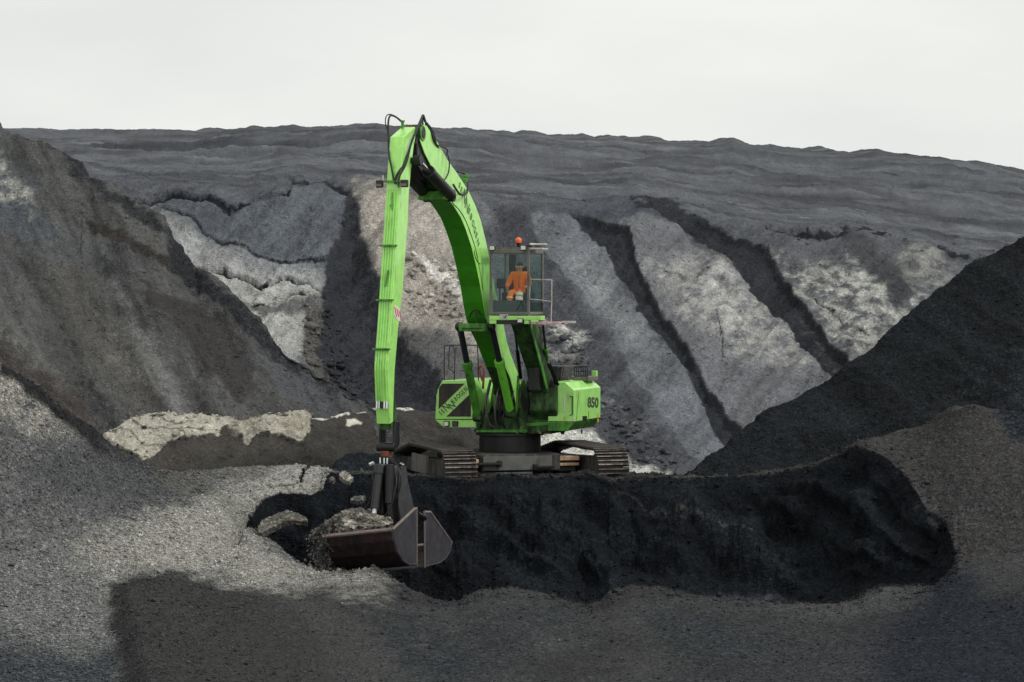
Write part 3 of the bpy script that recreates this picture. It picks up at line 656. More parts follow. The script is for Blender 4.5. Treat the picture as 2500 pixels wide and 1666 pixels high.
LAMP = plain('lamp_glass', (225, 222, 216), .15, var=.12, scale=30)
RUST = plain('rusty_rotator_paint', (128, 74, 44), .7, var=.4, scale=18, dirt=(50, 38, 32), dirt_amt=.5)
TRACKM = plain('worn_track_steel', (62, 58, 56), .45, metal=.5, var=.3, scale=10, dirt=(46, 43, 42), dirt_amt=.5)
BARM = plain('polished_grouser', (140, 130, 124), .5, metal=.4, var=.25, scale=10, dirt=(60, 56, 54), dirt_amt=.5)
FRAMEM = plain('dusty_undercarriage', (82, 79, 76), .75, var=.2, scale=5, dirt=(36, 34, 33), dirt_amt=.55)
BEIGE = plain('bright_worn_metal', (205, 172, 140), .5, var=.15, scale=16, dirt=(110, 84, 62), dirt_amt=.35)
SHELLM = plain('dark_red_grab_shell', (50, 34, 34), .6, var=.3, scale=6, spec=.3, dirt=(22, 20, 22), dirt_amt=.6, bump=.03)
SHELLG = plain('polished_shell_side', (72, 70, 76), .42, metal=.2, var=.25, scale=5, dirt=(46, 44, 48), dirt_amt=.5)
RIM = plain('worn_shell_edge', (128, 115, 110), .4, metal=.4, var=.2, scale=12)
ORANGE = plain('orange_workwear', (255, 116, 30), .8, var=.12, scale=9)
BEACON = plain('orange_beacon_lens', (245, 100, 40), .3, var=.1)
DECAL = plain('black_lettering', (66, 82, 60), .5, var=.1)
MESHM = plain('dark_radiator_mesh', (60, 56, 50), .75, var=.35, scale=12, dirt=(40, 38, 36), dirt_amt=.5)
STICKER = plain('white_sticker', (225, 215, 205), .5, var=.05)
REDST = plain('red_sticker', (190, 60, 60), .5, var=.1)
YEL = plain('amber_reflector', (205, 170, 60), .4, var=.1)
SKIN = plain('skin', (196, 138, 112), .6, var=.1)
HAIR = plain('dark_hair', (46, 38, 34), .8)
def glass_mat(name, tint, a, rough=.08):
    m, nt, b = new_mat(name); nt.nodes.remove(b); lk = nt.links.new
    o = nt.nodes['Material Output']; t = N(nt, 'ShaderNodeBsdfTransparent'); t.inputs[0].default_value = (*tint, 1)
    g = N(nt, 'ShaderNodeBsdfGlossy'); g.inputs['Roughness'].default_value = rough; g.inputs[0].default_value = (.9, .95, .95, 1)
    f = N(nt, 'ShaderNodeLayerWeight'); f.inputs[0].default_value = .25
    mm = N(nt, 'ShaderNodeMath', operation='MULTIPLY_ADD'); lk(f.outputs['Facing'], mm.inputs[0]); mm.inputs[1].default_value = .12; mm.inputs[2].default_value = a
    mx = N(nt, 'ShaderNodeMixShader'); lk(mm.outputs[0], mx.inputs[0]); lk(t.outputs[0], mx.inputs[1]); lk(g.outputs[0], mx.inputs[2]); lk(mx.outputs[0], o.inputs[0])
    return m
GLASS = glass_mat('cab_glass', (.93, .98, .97), .012)
GLASST = glass_mat('tinted_glass', (.70, .84, .82), .05, .2)

PHI = R(17.6); MC = Vector((-.05, 60.5, 0))
MROT = Matrix.Rotation(-PHI, 3, 'Z'); MINV = MROT.inverted()
CAMO = MINV @ (Vector((0, 0, CAMZ)) - MC)
def ray(u, v):
    return MINV @ Vector((u - CU, cp * FPX - sp * (CV - v), sp * FPX + cp * (CV - v)))
def pa(u, v, a):                                            # photo pixel -> machine (b, z) on the plane a = const
    d = ray(u, v); t = (a - CAMO.x) / d.x; q = CAMO + d * t; return (-q.y, q.z)
def pb(u, v, b):                                            # photo pixel -> machine (a, z) on the plane b = const
    d = ray(u, v); t = (-b - CAMO.y) / d.y; q = CAMO + d * t; return (q.x, q.z)
def L(a, b, z): return Vector((a, -b, z))
class MB:
    def __init__(s): s.v = []; s.f = []
    def add(s, vs, fs):
        n = len(s.v); s.v += [tuple(q) for q in vs]; s.f += [tuple(i + n for i in f) for f in fs]; return s
    def hexa(s, p):                                         # 8 points: bottom 4, top 4
        return s.add(p, [(0, 3, 2, 1), (4, 5, 6, 7), (0, 1, 5, 4), (1, 2, 6, 5), (2, 3, 7, 6), (3, 0, 4, 7)])
    def box(s, a0, a1, b0, b1, z0, z1):
        return s.hexa([L(a0, b1, z0), L(a1, b1, z0), L(a1, b0, z0), L(a0, b0, z0), L(a0, b1, z1), L(a1, b1, z1), L(a1, b0, z1), L(a0, b0, z1)])
    def prism(s, pts, fn0, fn1):
        n = len(pts); s.add([fn0(p) for p in pts] + [fn1(p) for p in pts],
            [tuple(range(n))[::-1], tuple(range(n, 2 * n))] + [(i, (i + 1) % n, n + (i + 1) % n, n + i) for i in range(n)]); return s
    def side(s, pts, a0, a1):                               # polygon of (b, z) extruded across a
        return s.prism(pts, lambda p: L(a0, p[0], p[1]), lambda p: L(a1, p[0], p[1]))
    def front(s, pts, b0, b1):                              # polygon of (a, z) extruded across b
        return s.prism(pts, lambda p: L(p[0], b0, p[1]), lambda p: L(p[0], b1, p[1]))
    def cyl(s, p0, p1, r, n=16, r2=None):
        p0, p1 = Vector(p0), Vector(p1); r2 = r if r2 is None else r2
        d = (p1 - p0).normalized(); x = d.orthogonal().normalized(); y = d.cross(x)
        ring = lambda c, rr: [c + (x * math.cos(2 * math.pi * i / n) + y * math.sin(2 * math.pi * i / n)) * rr for i in range(n)]
        return s.add(ring(p0, r) + ring(p1, r2), [tuple(range(n))[::-1], tuple(range(n, 2 * n))] + [(i, (i + 1) % n, n + (i + 1) % n, n + i) for i in range(n)])
    def tube(s, pts, r, n=8, sm=6):
        pts = [Vector(p) for p in pts]
        if sm > 1 and len(pts) > 2:
            q = []
            for i in range(len(pts) - 1):
                p0 = pts[max(i - 1, 0)]; p1 = pts[i]; p2 = pts[i + 1]; p3 = pts[min(i + 2, len(pts) - 1)]
                for k in range(sm):
                    t = k / sm; q.append(.5 * ((2 * p1) + (p2 - p0) * t + (2 * p0 - 5 * p1 + 4 * p2 - p3) * t * t + (3 * p1 - p0 - 3 * p2 + p3) * t ** 3))
            pts = q + [pts[-1]]
        vs = []; fs = []; x = None
        for i, p in enumerate(pts):
            d = (pts[min(i + 1, len(pts) - 1)] - pts[max(i - 1, 0)]).normalized()
            x = d.orthogonal().normalized() if x is None else (x - d * x.dot(d)).normalized()
            y = d.cross(x); vs += [p + (x * math.cos(2 * math.pi * k / n) + y * math.sin(2 * math.pi * k / n)) * r for k in range(n)]
            if i: fs += [((i - 1) * n + k, (i - 1) * n + (k + 1) % n, i * n + (k + 1) % n, i * n + k) for k in range(n)]
        fs += [tuple(range(n))[::-1], tuple(range(len(vs) - n, len(vs)))]
        return s.add(vs, fs)
    def build(s, name, mat, parent=None, bevel=0, smooth=False, mats=None):
        me = bpy.data.meshes.new(name); me.from_pydata(s.v, [], s.f); me.update()
        bm = bmesh.new(); bm.from_mesh(me); bmesh.ops.recalc_face_normals(bm, faces=bm.faces); bm.to_mesh(me); bm.free()
        me.materials.append(mat)
        if smooth:
            me.polygons.foreach_set('use_smooth', [True] * len(me.polygons))
            try: me.set_sharp_from_angle(angle=R(40))
            except Exception: pass
        o = bpy.data.objects.new(name, me); COL.objects.link(o)
        if parent: o.parent = parent
        if bevel:
            b = o.modifiers.new('bevel', 'BEVEL'); b.width = bevel; b.segments = 2; b.limit_method = 'ANGLE'; b.angle_limit = R(35)
        return o
def empty(name, loc=(0, 0, 0), rz=0, parent=None):
    o = bpy.data.objects.new(name, None); COL.objects.link(o); o.location = loc; o.rotation_euler = (0, 0, rz); o.empty_display_size = .3
    if parent: o.parent = parent
    return o
EX = empty('excavator', MC, -PHI)
tag(EX, 'green crawler excavator with raised cab and tall curved boom, holding a clamshell grab', 'excavator')
def FS(u, v, lift=.05):
    b = pa(np.interp(v, [q[1] for q in sf], [q[0] for q in sf]), v, SA1)[0] + lift; return F(u, v, b)
def H(pts):                                                 # [(u, v, a)] -> machine points
    r = []
    for u, v, a in pts:
        if a == 'f': r.append(FS(u, v)); continue
        b, z = pa(u, v, a); r.append(L(a, b, z))
    return r
def F(u, v, b):
    a, z = pb(u, v, b); return L(a, b, z)

def text(name, s, origin, xd, yd, size, mat, parent, sx=1.0, off=.006):
    """flat lettering: origin, reading direction, up direction in machine space"""
    cu = bpy.data.curves.new(name, 'FONT'); cu.body = s; cu.size = size; cu.extrude = .002; cu.resolution_u = 3; cu.offset = (.012 if len(s) > 1 else .003) * size / .3
    t = bpy.data.objects.new(name, cu); COL.objects.link(t)
    me = bpy.data.meshes.new_from_object(t.evaluated_get(bpy.context.evaluated_depsgraph_get()))
    bpy.data.objects.remove(t); bpy.data.curves.remove(cu)
    xd = Vector(xd).normalized(); yd = Vector(yd); yd = (yd - xd * yd.dot(xd)).normalized(); zd = xd.cross(yd)
    for v_ in me.vertices:
        c = v_.co.copy(); v_.co = Vector(origin) + xd * c.x * sx + yd * c.y + zd * (c.z + off)
    return me
def join_meshes(name, meshes, mat, parent):
    bm = bmesh.new()
    for m in meshes: bm.from_mesh(m)
    me = bpy.data.meshes.new(name); bm.to_mesh(me); bm.free(); me.materials.clear(); me.materials.append(mat)
    for p in me.polygons: p.material_index = 0
    o = bpy.data.objects.new(name, me); COL.objects.link(o); o.parent = parent; return o

# ---- boom
BA = .25
outer = [(1034,304),(1043,308),(1068,346),(1094,392),(1117,424),(1144,465),(1161,501),(1175,540),(1186,585),(1198,645),(1206,690),(1217,740),(1230,792),(1237,831),(1247,864),(1265,911),(1282,960),(1292,1008)]
inner = [(1262,1005),(1255,960),(1246,925),(1234,897),(1222,865),(1210,835),(1197,809),(1186,777),(1179,740),(1173,700),(1163,652),(1151,602),(1137,560),(1125,531),(1107,503),(1088,478),(1068,432),(1052,405),(1037,375),(1026,345),(1026,312)]
bo = [pa(u, v, BA) for u, v in outer]; bi = [pa(u, v, BA) for u, v in inner]
nU = len([1 for u, v in inner if v <= 900])
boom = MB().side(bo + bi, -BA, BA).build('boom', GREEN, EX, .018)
BOOM_UNDER = plain('oily_shaded_underside', (52, 132, 16), .35, var=.15, scale=2.5, dirt=(34, 80, 16), dirt_amt=.16, coat=.3)
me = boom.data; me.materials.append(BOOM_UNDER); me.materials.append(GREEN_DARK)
for p in me.polygons:                                       # greasy belly and foot; the belly's shade is painted into these greens too
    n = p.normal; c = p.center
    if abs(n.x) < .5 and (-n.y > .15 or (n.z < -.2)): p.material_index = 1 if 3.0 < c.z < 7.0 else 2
# side flange weld line and plate joints on the flank
mb = MB()
fl = [(1180,1258),]
mb.tube([L(BA + .004, *pa(u, v, BA)) for u, v in [(1178,705),(1170,655),(1160,606),(1147,566),(1135,536),(1120,512),(1104,494),(1100,470)]], .012, 6)
mb.tube([L(BA + .004, *pa(u, v, BA)) for u, v in [(1157,612),(1160,628),(1166,640),(1172,645)]], .014, 6)
mb.build('weld_seam', GREEN_OLD, boom)
# boom head pin
q = pa(1031, 326, BA)
MB().cyl(L(-.26, *q), L(.29, *q), .11, 20).build('boom_pin', BLACK, boom, .01, True)
MB().cyl(L(.25, *q), L(.275, *q), .17, 24).build('pin_boss', GREEN_OLD, boom, .01, True)
# the black head fork between boom and stick
MB().side([pa(u, v, .16) for u, v in [(1022,322),(1033,330),(1040,378),(1060,425),(1030,440),(1015,400),(1014,350)]], -.2, .2).build('head_fork', GREASE, boom, .02)
# lettering along the flank
def along(path, d):
    for (p, q) in zip(path[:-1], path[1:]):
        l_ = (q - p).length
        if d <= l_: return p + (q - p) * (d / l_), (q - p).normalized()
        d -= l_
    return path[-1], (path[-1] - path[-2]).normalized()
base = [L(BA, *pa(u, v, BA)) for u, v in [(1119,455),(1125,470),(1133,495),(1144,522),(1151,545),(1161,580),(1169,613),(1175,650)]]
ms = []; d = 0; tot = sum((q - p).length for p, q in zip(base[:-1], base[1:]))
items = [('S', .30, 0, 1), ('E', .30, 0, 1), ('N', .56, -.02, 1), ('N', .56, -.2, 1), ('E', .32, 0, 1), ('B', .34, 0, 1), ('O', .34, 0, 1), ('G', .34, 0, 1), ('E', .34, 0, 1), ('N', .34, 0, 1)]
wid = {'S': .62, 'E': .62, 'N': .68, 'B': .66, 'O': .72, 'G': .72}
need = sum(wid[c] * s_ + .03 for c, s_, *_ in items); k = tot / need * .80
for c, s_, dy, _ in items:
    p, t_ = along(base, d); up = Vector((0, -t_.z, t_.y))
    ms.append(text('lettering', c, p + up * dy * .3, t_, up, s_ * .68, DECAL, boom, k * 1.45)); d += (wid[c] * s_ + .03) * k
join_meshes('lettering', ms, plain('faded_green_lettering', (88, 116, 74), .5, var=.1), boom)
# cylinder lug on the belly and crosspiece where the lift rods attach
MB().side([pa(u, v, .3) for u, v in [(1084,466),(1108,472),(1102,492),(1080,487)]], -.3, .33).build('cylinder_lug', GREEN_OLD, boom, .02)
cx0 = pa(1188, 792, BA)
MB().box(-.36, .32, cx0[0] - .1, cx0[0] + .28, cx0[1] - .17, cx0[1] + .02).build('crosspiece', GREEN_OLD, boom, .02)
MB().box(-.26, .22, cx0[0] + .28, cx0[0] + .30, cx0[1] - .11, cx0[1] - .085).build('slot', BLACK, boom)
MB().tube([L(-.16, cx0[0] + .1, cx0[1] + .16), L(-.05, cx0[0] + .16, cx0[1] + .3), L(.06, cx0[0] + .18, cx0[1] + .34), L(.18, cx0[0] + .16, cx0[1] + .2), L(.24, cx0[0] + .2, cx0[1] - .0)], .014).build('hose', RUBBER, boom, 0, True)
MB().tube([L(.05, cx0[0] + .2, cx0[1] + .3), L(.08, cx0[0] + .22, cx0[1] + .03)], .022, sm=1).build('hose', RUBBER, boom, 0, True)

# ---- stick
SA0, SA1 = -.11, .2
sf = [(986,334),(981,390),(977.5,443),(972,528),(966,620),(960.7,700),(953.6,808),(948,880),(947,902),(950,984),(953,1036)]
sb = [(960,1030),(961,984),(964,902),(972,808),(984,700),(996,540),(998.6,470),(1004,413),(1010,360),(1017,320),(1013,310)]
st_ = MB().side([pa(u, v, SA1) for u, v in sf] + [pa(u, v, SA1) for u, v in sb], SA0, SA1).build('stick', GREEN, EX, .014)
# pipes down the front face with their clamps
fp = [pa(u, v, SA1) for u, v in [(976.5,462),(972,528),(966,620),(960.7,700),(953.6,808),(948,880),(946.8,902),(950,978)]]
for a_ in (-.07, -.015, .04, .1, .155):
    MB().tube([L(a_, b_ + .012, z_) for b_, z_ in fp], .013, 8, 2).build('pipe', GREEN, st_, 0, True)
for v_ in (443, 600, 733, 853):
    b_, z_ = pa(np.interp(v_, [q[1] for q in sf], [q[0] for q in sf]), v_, SA1)
    MB().box(SA0 - .05, SA1 + .03, b_, b_ + .065, z_ - .02, z_ + .02).build('pipe_clamp', GREEN_OLD, st_, .004)
b_, z_ = pa(950, 984, SA1)
for a_ in (-.07, -.015, .04, .1, .155):
    MB().cyl(L(a_, b_ + .04, z_ - .12), L(a_, b_ + .03, z_ + .03), .026, 8).build('hose_fitting', CHROME if a_ not in (.04,) else BLACK, st_, 0, True)
MB().side([pa(u, v, .1) for u, v in [(948,880 + 80),(957,960),(962,1040),(946,1050),(946,985)]], SA0 + .02, SA1 - .02).build('stick_foot', GREEN_DARK, st_, .01)
# reflective striped sticker on the flank
stp = [pa(u, v, SA1) for u, v in [(962,748),(965,745),(976,756),(976,784),(971,784),(961.5,770)]]
pl = MB().side(stp, SA1 + .002, SA1 + .007).build('striped_sticker', STICKER, st_)
for i in range(3):
    MB().side([pa(u + i * 5 - 2, v + i * 4, SA1) for u, v in [(964,749),(966,751),(970,772 - i * 3),(968,774 - i * 3)]], SA1 + .008, SA1 + .011).build('stripe', REDST, pl)
# dents, handle steps
MB().tube([L(.03, *pa(952 + 9, 700, SA1)) + Vector((0, -.03, 0)), L(.08, *pa(962, 660, SA1)) + Vector((0, -.03, 0))], .02, 6, 1).build('step_bar', GREEN_OLD, st_)
MB().tube([L(.02, *pa(974, 500, SA1)) + Vector((0, -.02, 0)), L(.05, *pa(974, 515, SA1)) + Vector((0, -.03, 0)), L(.07, *pa(973, 470, SA1)) + Vector((0, -.03, 0))], .016, 6, 1).build('step_bar', GREEN_OLD, st_)
# work lamps on brackets
for (u, a_, bb) in ((933, -.27, 0), (989, .30, 0)):
    b_, z_ = pa(977.5, 443, SA1); z_ = z_ - .03
    lb = MB().box(a_ - .075, a_ + .075, b_ - .05, b_ + .06, z_ - .1, z_ + .06).build('work_lamp', BLACK, st_, .02)
    MB().box(a_ - .06, a_ + .06, b_ + .061, b_ + .075, z_ - .075, z_ - .02).build('lens', plain('dim_lamp_lens', (120, 92, 90), .2), lb)
    MB().tube([L(a_ * .8, b_ + .0, z_ + .05), L(a_ * .4, b_ + .03, z_ + .02)], .015, 6, 1).build('bracket', GREEN_OLD, lb)
MB().cyl(L(-.2, b_, z_ + .02), L(-.2, b_, z_ + .16), .02, 8).build('bracket', WHITEM, st_)
# lower fork, rotator
b0, z0 = pa(956, 1035, .05)
mb = MB()
for a_ in (-.14, .17):
    mb.side([pa(u, v, .05) for u, v in [(948,1028),(958,1028),(958,1085),(952,1095),(944,1090),(945,1050)]], a_, a_ + .05)
mb.build('fork', GREASE, EX, .015)
pz = pa(944, 1092, .05)
MB().cyl(L(-.16, *pz), L(.24, *pz), .1, 16).build('grab_pin', GREASE, EX, .01, True)
GX, GB = .04, pz[0] - .02
zr = pz[1]
MB().cyl(L(GX, GB, zr - .08), L(GX, GB, zr - .22), .11, 20).cyl(L(GX, GB, zr - .05), L(GX, GB, zr - .08), .09, 16).box(GX - .09, GX + .09, GB, GB + .15, zr - .2, zr - .08).build('rotator', RUST, EX, .01, True)
mb = MB()
for a_ in (-.1, -.01, .06): mb.cyl(L(GX + a_, GB + .12, zr - .36), L(GX + a_, GB + .12, zr - .22), .022, 10)
mb.build('hydraulic_fitting', CHROME, EX, 0, True)

# ---- arm cylinders (boom lug to stick), one each side
for a_, e0, e1 in ((.36, (1021, 392), (1100, 478)), (-.2, None, None)):
    p0 = pa(1021, 392, .36); p1 = pa(1101, 478, .36)
    A0, A1 = L(a_, *p0), L(a_, *p1); dd = A1 - A0
    c = MB().cyl(A0 + dd * .3, A1, .13, 20).cyl(A0 + dd * .3, A0 + dd * .36, .145, 20).build('arm_cylinder', GREASE, EX, .01, True)
    MB().cyl(A0, A0 + dd * .36, .05, 16).build('rod', CHROME, c, 0, True)
    MB().cyl(A0 - Vector((.07, 0, 0)), A0 + Vector((.08, 0, 0)), .12, 20).build('rod_eye', GREASE, c, .01, True)
    MB().cyl(A1 - Vector((.08, 0, 0)), A1 + Vector((.08, 0, 0)), .14, 20).build('end_eye', GREASE, c, .01, True)
p0 = pa(1021, 392, .36)
MB().side([(p0[0] - .12, p0[1] - .14), (p0[0] + .02, p0[1] - .2), (p0[0] + .25, p0[1] - .1), (p0[0] + .25, p0[1] + .3), (p0[0] - .02, p0[1] + .12)], -.1, .19).build('stick_lug', GREASE, st_, .02)
MB().cyl(L(-.2, *p0), L(.42, *p0), .07, 14).build('pin', GREASE, st_, 0, True)

# ---- hoses at the boom head
hs = [([(1038,322,.1),(1030,292,.08),(1033,285,.08),(1036,296,.15),(1050,310,.2),(1058,326,.22)], .02),
      ([(1014,352,.22),(1024,316,.15),(1032,282,.1),(1040,300,.2),(1052,322,.25),(1062,345,.27)], .024),
      ([(983,300,-.05),(972,290,-.15),(960,283,-.2),(952,284,-.22),(948,300,-.22),(948,340,-.2),(950,380,'f'),(956,410,'f'),(961,440,'f')], .022),
      ([(984,302,-.05),(958,281,-.22),(944,283,-.3),(941,300,-.3),(946,320,-.26),(949,350,-.2)], .012),
      ([(1032,282,.12),(1016,320,.25),(1004,350,.28),(994,382,.24),(986,402,.22),(974,420,'f'),(967,434,'f'),(965,450,'f')], .026),
      ([(1032,282,.1),(1012,330,.28),(1003,355,.28),(996,385,.25),(988,408,.23),(977,428,'f'),(973,444,'f'),(973,458,'f')], .020),
      ([(1057,320,.2),(1063,338,.27),(1066,352,.28),(1072,356,.28),(1086,362,.3),(1093,368,.3),(1090,378,.27)], .014),
      ([(1090,372,.27),(1095,385,.32),(1097,400,.34),(1095,420,.34),(1088,436,.32),(1081,441,.3)], .016),
      ([(1117,419,.2),(1124,421,.1),(1134,426,.1),(1141,440,.15),(1142,460,.25),(1139,472,.32),(1132,476,.36),(1122,474,.38),(1112,460,.34),(1106,450,.3)], .026),
      ([(1030,436,-.2),(1022,440,-.3),(1012,432,-.3),(1008,425,-.2)], .016),
      ([(1045,312,.2),(1054,328,.26),(1061,346,.28),(1070,360,.26)], .02)]
for pts, r in hs: MB().tube(H(pts), r, 8, 7).build('hose', RUBBER, boom, 0, True)
MB().box(*(lambda p: (.08, .15, p[0] - .03, p[0] + .03, p[1] - .04, p[1] + .03))(pa(1040, 303, .1))).build('hose_clamp', BLACK, boom, .01)
for (u, v) in ((1131, 432), (1128, 440)):
    MB().cyl(L(.1, *pa(u, v, .1)), L(.22, *pa(u, v, .1)), .05, 10).build('valve_block', GREEN_OLD, boom)
q_ = H([(983, 300, -.05)])[0]; MB().cyl(q_ + Vector((0, 0, .02)), q_ - Vector((0, 0, .16)), .035, 10).cyl(q_ + Vector((0, 0, .02)), q_ + Vector((0, 0, .05)), .05, 10).build('hose_fitting', GREEN_OLD, st_, 0, True)
p = pa(1000, 309, 0)
for i in range(3): MB().cyl(L(-.06 + i * .07, p[0] - .1 * i, p[1]), L(-.06 + i * .07, p[0] - .1 * i, p[1] + .045), .02, 8).build('grease_nipple', REDST, st_)

# ---- boom lift cylinders
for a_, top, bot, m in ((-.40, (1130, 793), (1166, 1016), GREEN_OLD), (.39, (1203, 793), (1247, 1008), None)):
    T_, B_ = L(a_, *pa(*top, a_)), L(a_, *pa(*bot, a_))
    T_ = L(a_, cx0[0] + .05, cx0[1] - .06)
    dd = B_ - T_
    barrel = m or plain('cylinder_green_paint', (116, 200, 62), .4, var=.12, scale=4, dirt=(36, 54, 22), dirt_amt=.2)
    c = MB().cyl(T_ + dd * .42, B_, .1, 20).cyl(T_ + dd * .385, T_ + dd * .45, .125, 20).build('boom_cylinder', barrel, EX, .01, True)
    MB().cyl(T_, T_ + dd * .43, .075, 16).build('rod', plain('dull_piston_rod', (60, 62, 66), .3, metal=.6), c, 0, True)
    MB().cyl(T_ - Vector((.07, 0, 0)), T_ + Vector((.07, 0, 0)), .11, 20).build('rod_eye', GREASE, c, .02, True)
    MB().cyl(B_ - Vector((.1, 0, 0)), B_ + Vector((.1, 0, 0)), .14, 20).build('end_eye', GREEN_DARK, c, .02, True)
    MB().box(a_ - .04, a_ + .12, -B_.y - .0, -B_.y + .16, B_.z - .09, B_.z + .0).build('cylinder_bracket', GREEN_DARK, c, .02)
MB().cyl(L(-.5, cx0[0] + .05, cx0[1] - .06), L(.46, cx0[0] + .05, cx0[1] - .06), .07, 16).build('crosspiece_pin', GREASE, boom, 0, True)

# ---- uppercarriage
FB = .9
left = [(1080,929.6),(1146.5,929.6),(1152,954),(1157,1024),(1062.5,1024),(1066,956)]
lp = [pb(u, v, FB) for u, v in left]
house = MB().front(lp, FB, -1.6).build('left_housing', GREEN, EX, .012)
low = [pb(u, v, FB) for u, v in [(1062.5,1026),(1160,1026),(1161,1044),(1083,1044)]]
MB().front(low, FB - .01, -1.6).build('lower_skirt', GREEN, house, .01)
gr_ = MB().front([pb(u, v, FB) for u, v in [(1071,999),(1072.5,946),(1080,937),(1134,937)]], FB + .004, FB + .012).build('grille', MESHM, house)
gr2 = MB().front([pb(u, v, FB) for u, v in [(1090,1017.5),(1149.5,1017.5),(1150,960)]], FB + .004, FB + .012).build('grille', MESHM, house)
o_ = F(1077, 1015, FB + .01); xe = F(1149, 946, FB + .01); xd = (xe - o_); yd = Vector((-xd.z, 0, xd.x)) * 1
ms = []; d = 0; it = [('S', .2), ('E', .2), ('N', .34), ('N', .34), ('E', .2), ('B', .2), ('O', .2), ('G', .2), ('E', .2), ('N', .2)]
kk = .92 * xd.length / sum(wid[c] * s_ + .012 for c, s_ in it)
for i, (c, s_) in enumerate(it):
    ms.append(text('lettering', c, o_ + xd.normalized() * d + yd.normalized() * (-.09 if i == 3 else (-.02 if i == 2 else 0)), xd, yd, s_ * .8, DECAL, house, kk * 1.2, .004)); d += (wid[c] * s_ + .012) * kk
join_meshes('lettering', ms, DECAL, house)
for u, m in ((1090.5, LAMP), (1111.5, plain('dark_lamp', (70, 62, 58), .4))):
    a0, z0_ = pb(u - 7, 1028, FB); a1, z1_ = pb(u + 7, 1042, FB)
    l_ = MB().box(a0, a1, FB - .02, FB + .03, z1_, z0_).build('headlight', BLACK, house, .01)
    MB().box(a0 + .02, a1 - .02, FB + .031, FB + .04, z1_ + .02, z0_ - .02).build('lens', m, l_)
MB().tube([F(1065, 962, FB), F(1067, 945, FB + .05), F(1069, 936, FB + .05)], .014, 6, 1).build('mirror_rod', BLACK, house)
# railings over the left housing
zt = lp[0][1]
rb = FB - .1
for pts in ([(1085,929),(1085,853),(1088,845),(1096,843),(1122,843),(1158,844),(1166,850),(1168,930)],
            [(1108,929),(1110,915),(1103,905),(1096,895),(1097,852),(1100,846),(1106,846),(1110,850),(1111,860),(1109,929)]):
    MB().tube([F(u, v, rb if pts[1][0] == 1085 else rb - .25) for u, v in pts], .014, 6, 3).build('handrail', BLACK, house, 0, True)
MB().tube([F(1178, 930, .2), F(1170, 905, .2), F(1172, 895, .2), F(1181, 900, .2), F(1179, 950, .2)], .03, 8, 5).build('red_hose', plain('red_hose', (130, 62, 48), .6), EX, 0, True)
# right housing: flank with the number
AR = 1.91
zt0 = pa(1405, 953, AR)[1]; zt1 = zt0 + .19; zb0 = pa(1405, 1030, AR)[1]; zb1 = zb0 - .2
back = -1.45
rprof = [(1.25, zt1), (1.68, zt1), (AR, zt0), (AR, zb0), (1.72, zb1), (1.25, zb1)]
rh = MB().front(rprof, FB, back).build('right_housing', GREEN, EX, .014)
for p in rh.data.polygons:
    if p.normal.x > .2 and p.normal.z < -.2: pass
MB().front([(1.25, zb0 - .02), (AR + .006, zb0 - .02), (1.73, zb1 - .02), (1.25, zb1 - .02)], FB + .006, back).build('lower_skirt', GREEN_OLD, rh)
MB().front([(1.27, zb0 - .012), (AR + .012, zb0 - .012), (AR + .012, zb0 + .012), (1.27, zb0 + .012)], FB + .012, back - .01).build('seam_strip', GREEN_DARK, rh)
o_ = L(AR, *pa(1434, 994, AR)); x_ = L(AR, *pa(1461, 995, AR)) - o_
ms = [text('number', '850', o_, x_, Vector((0, 0, 1)), .34, DECAL, rh, 1.0, .004)]
wm = max(v_.co.y for v_ in ms[0].vertices) - min(v_.co.y for v_ in ms[0].vertices)
ms = [text('number', '850', o_, x_, Vector((0, 0, 1)), .34, DECAL, rh, x_.length / wm, .004)]
nb = join_meshes('number', ms, DECAL, rh)
pm = lambda u, v, b: pb(u, v, b)
MB().tube([F(1392, 968, FB), F(1397, 968, FB + .05), F(1397, 1013, FB + .05), F(1392, 1014, FB)], .016, 6, 1).build('door_handle', BLACK, rh)
MB().front([pb(u, v, FB) for u, v in [(1376,966),(1379,966),(1380,1004),(1377,1004)]], FB + .004, FB + .009).build('sticker', STICKER, rh)
MB().front([pb(u, v, FB) for u, v in [(1376,1019),(1380,1019),(1380,1027),(1376,1027)]], FB + .004, FB + .009).build('sticker', YEL, rh)
MB().side([pa(u, v, AR) for u, v in [(1458,1010),(1461,1010),(1461,1031),(1457.5,1031)]], AR + .004, AR + .009).build('reflector', YEL, rh)
MB().front([pb(u, v, FB) for u, v in [(1399,1021),(1404,1021),(1404,1029),(1399,1029)]], FB + .004, FB + .009).build('sticker', STICKER, rh)
for u0 in (1422, 1427.5):
    MB().side([pa(u, v, AR) for u, v in [(u0,1016),(u0 + 4,1016),(u0 + 4,1027),(u0,1027)]], AR + .004, AR + .02).build('latch', BLACK, rh)
MB().side([pa(u, v, AR) for u, v in [(1412,956),(1413,956),(1403.5 + 4,1028),(1406.5,1028)]], AR + .002, AR + .005).build('panel_seam', GREEN_OLD, rh)
MB().side([pa(u, v, AR) for u, v in [(1436,1004),(1437,1004),(1438,1031),(1436.5,1031)]], AR + .002, AR + .005).build('panel_seam', GREEN_OLD, rh)
# lifting eyes below
for u in (1373, 1420):
    p = pb(u, 1056, 0.4)
    MB().front([(p[0] - .08, p[1] + .06), (p[0] + .08, p[1] + .06), (p[0] + .03, p[1] - .05), (p[0] - .03, p[1] - .05)] if u < 1400 else [(p[0] - .02, p[1] + .06), (p[0] + .02, p[1] + .06), (p[0] + .01, p[1] - .04), (p[0] - .01, p[1] - .04)], .4, .37).build('lifting_eye', BLACK, rh)
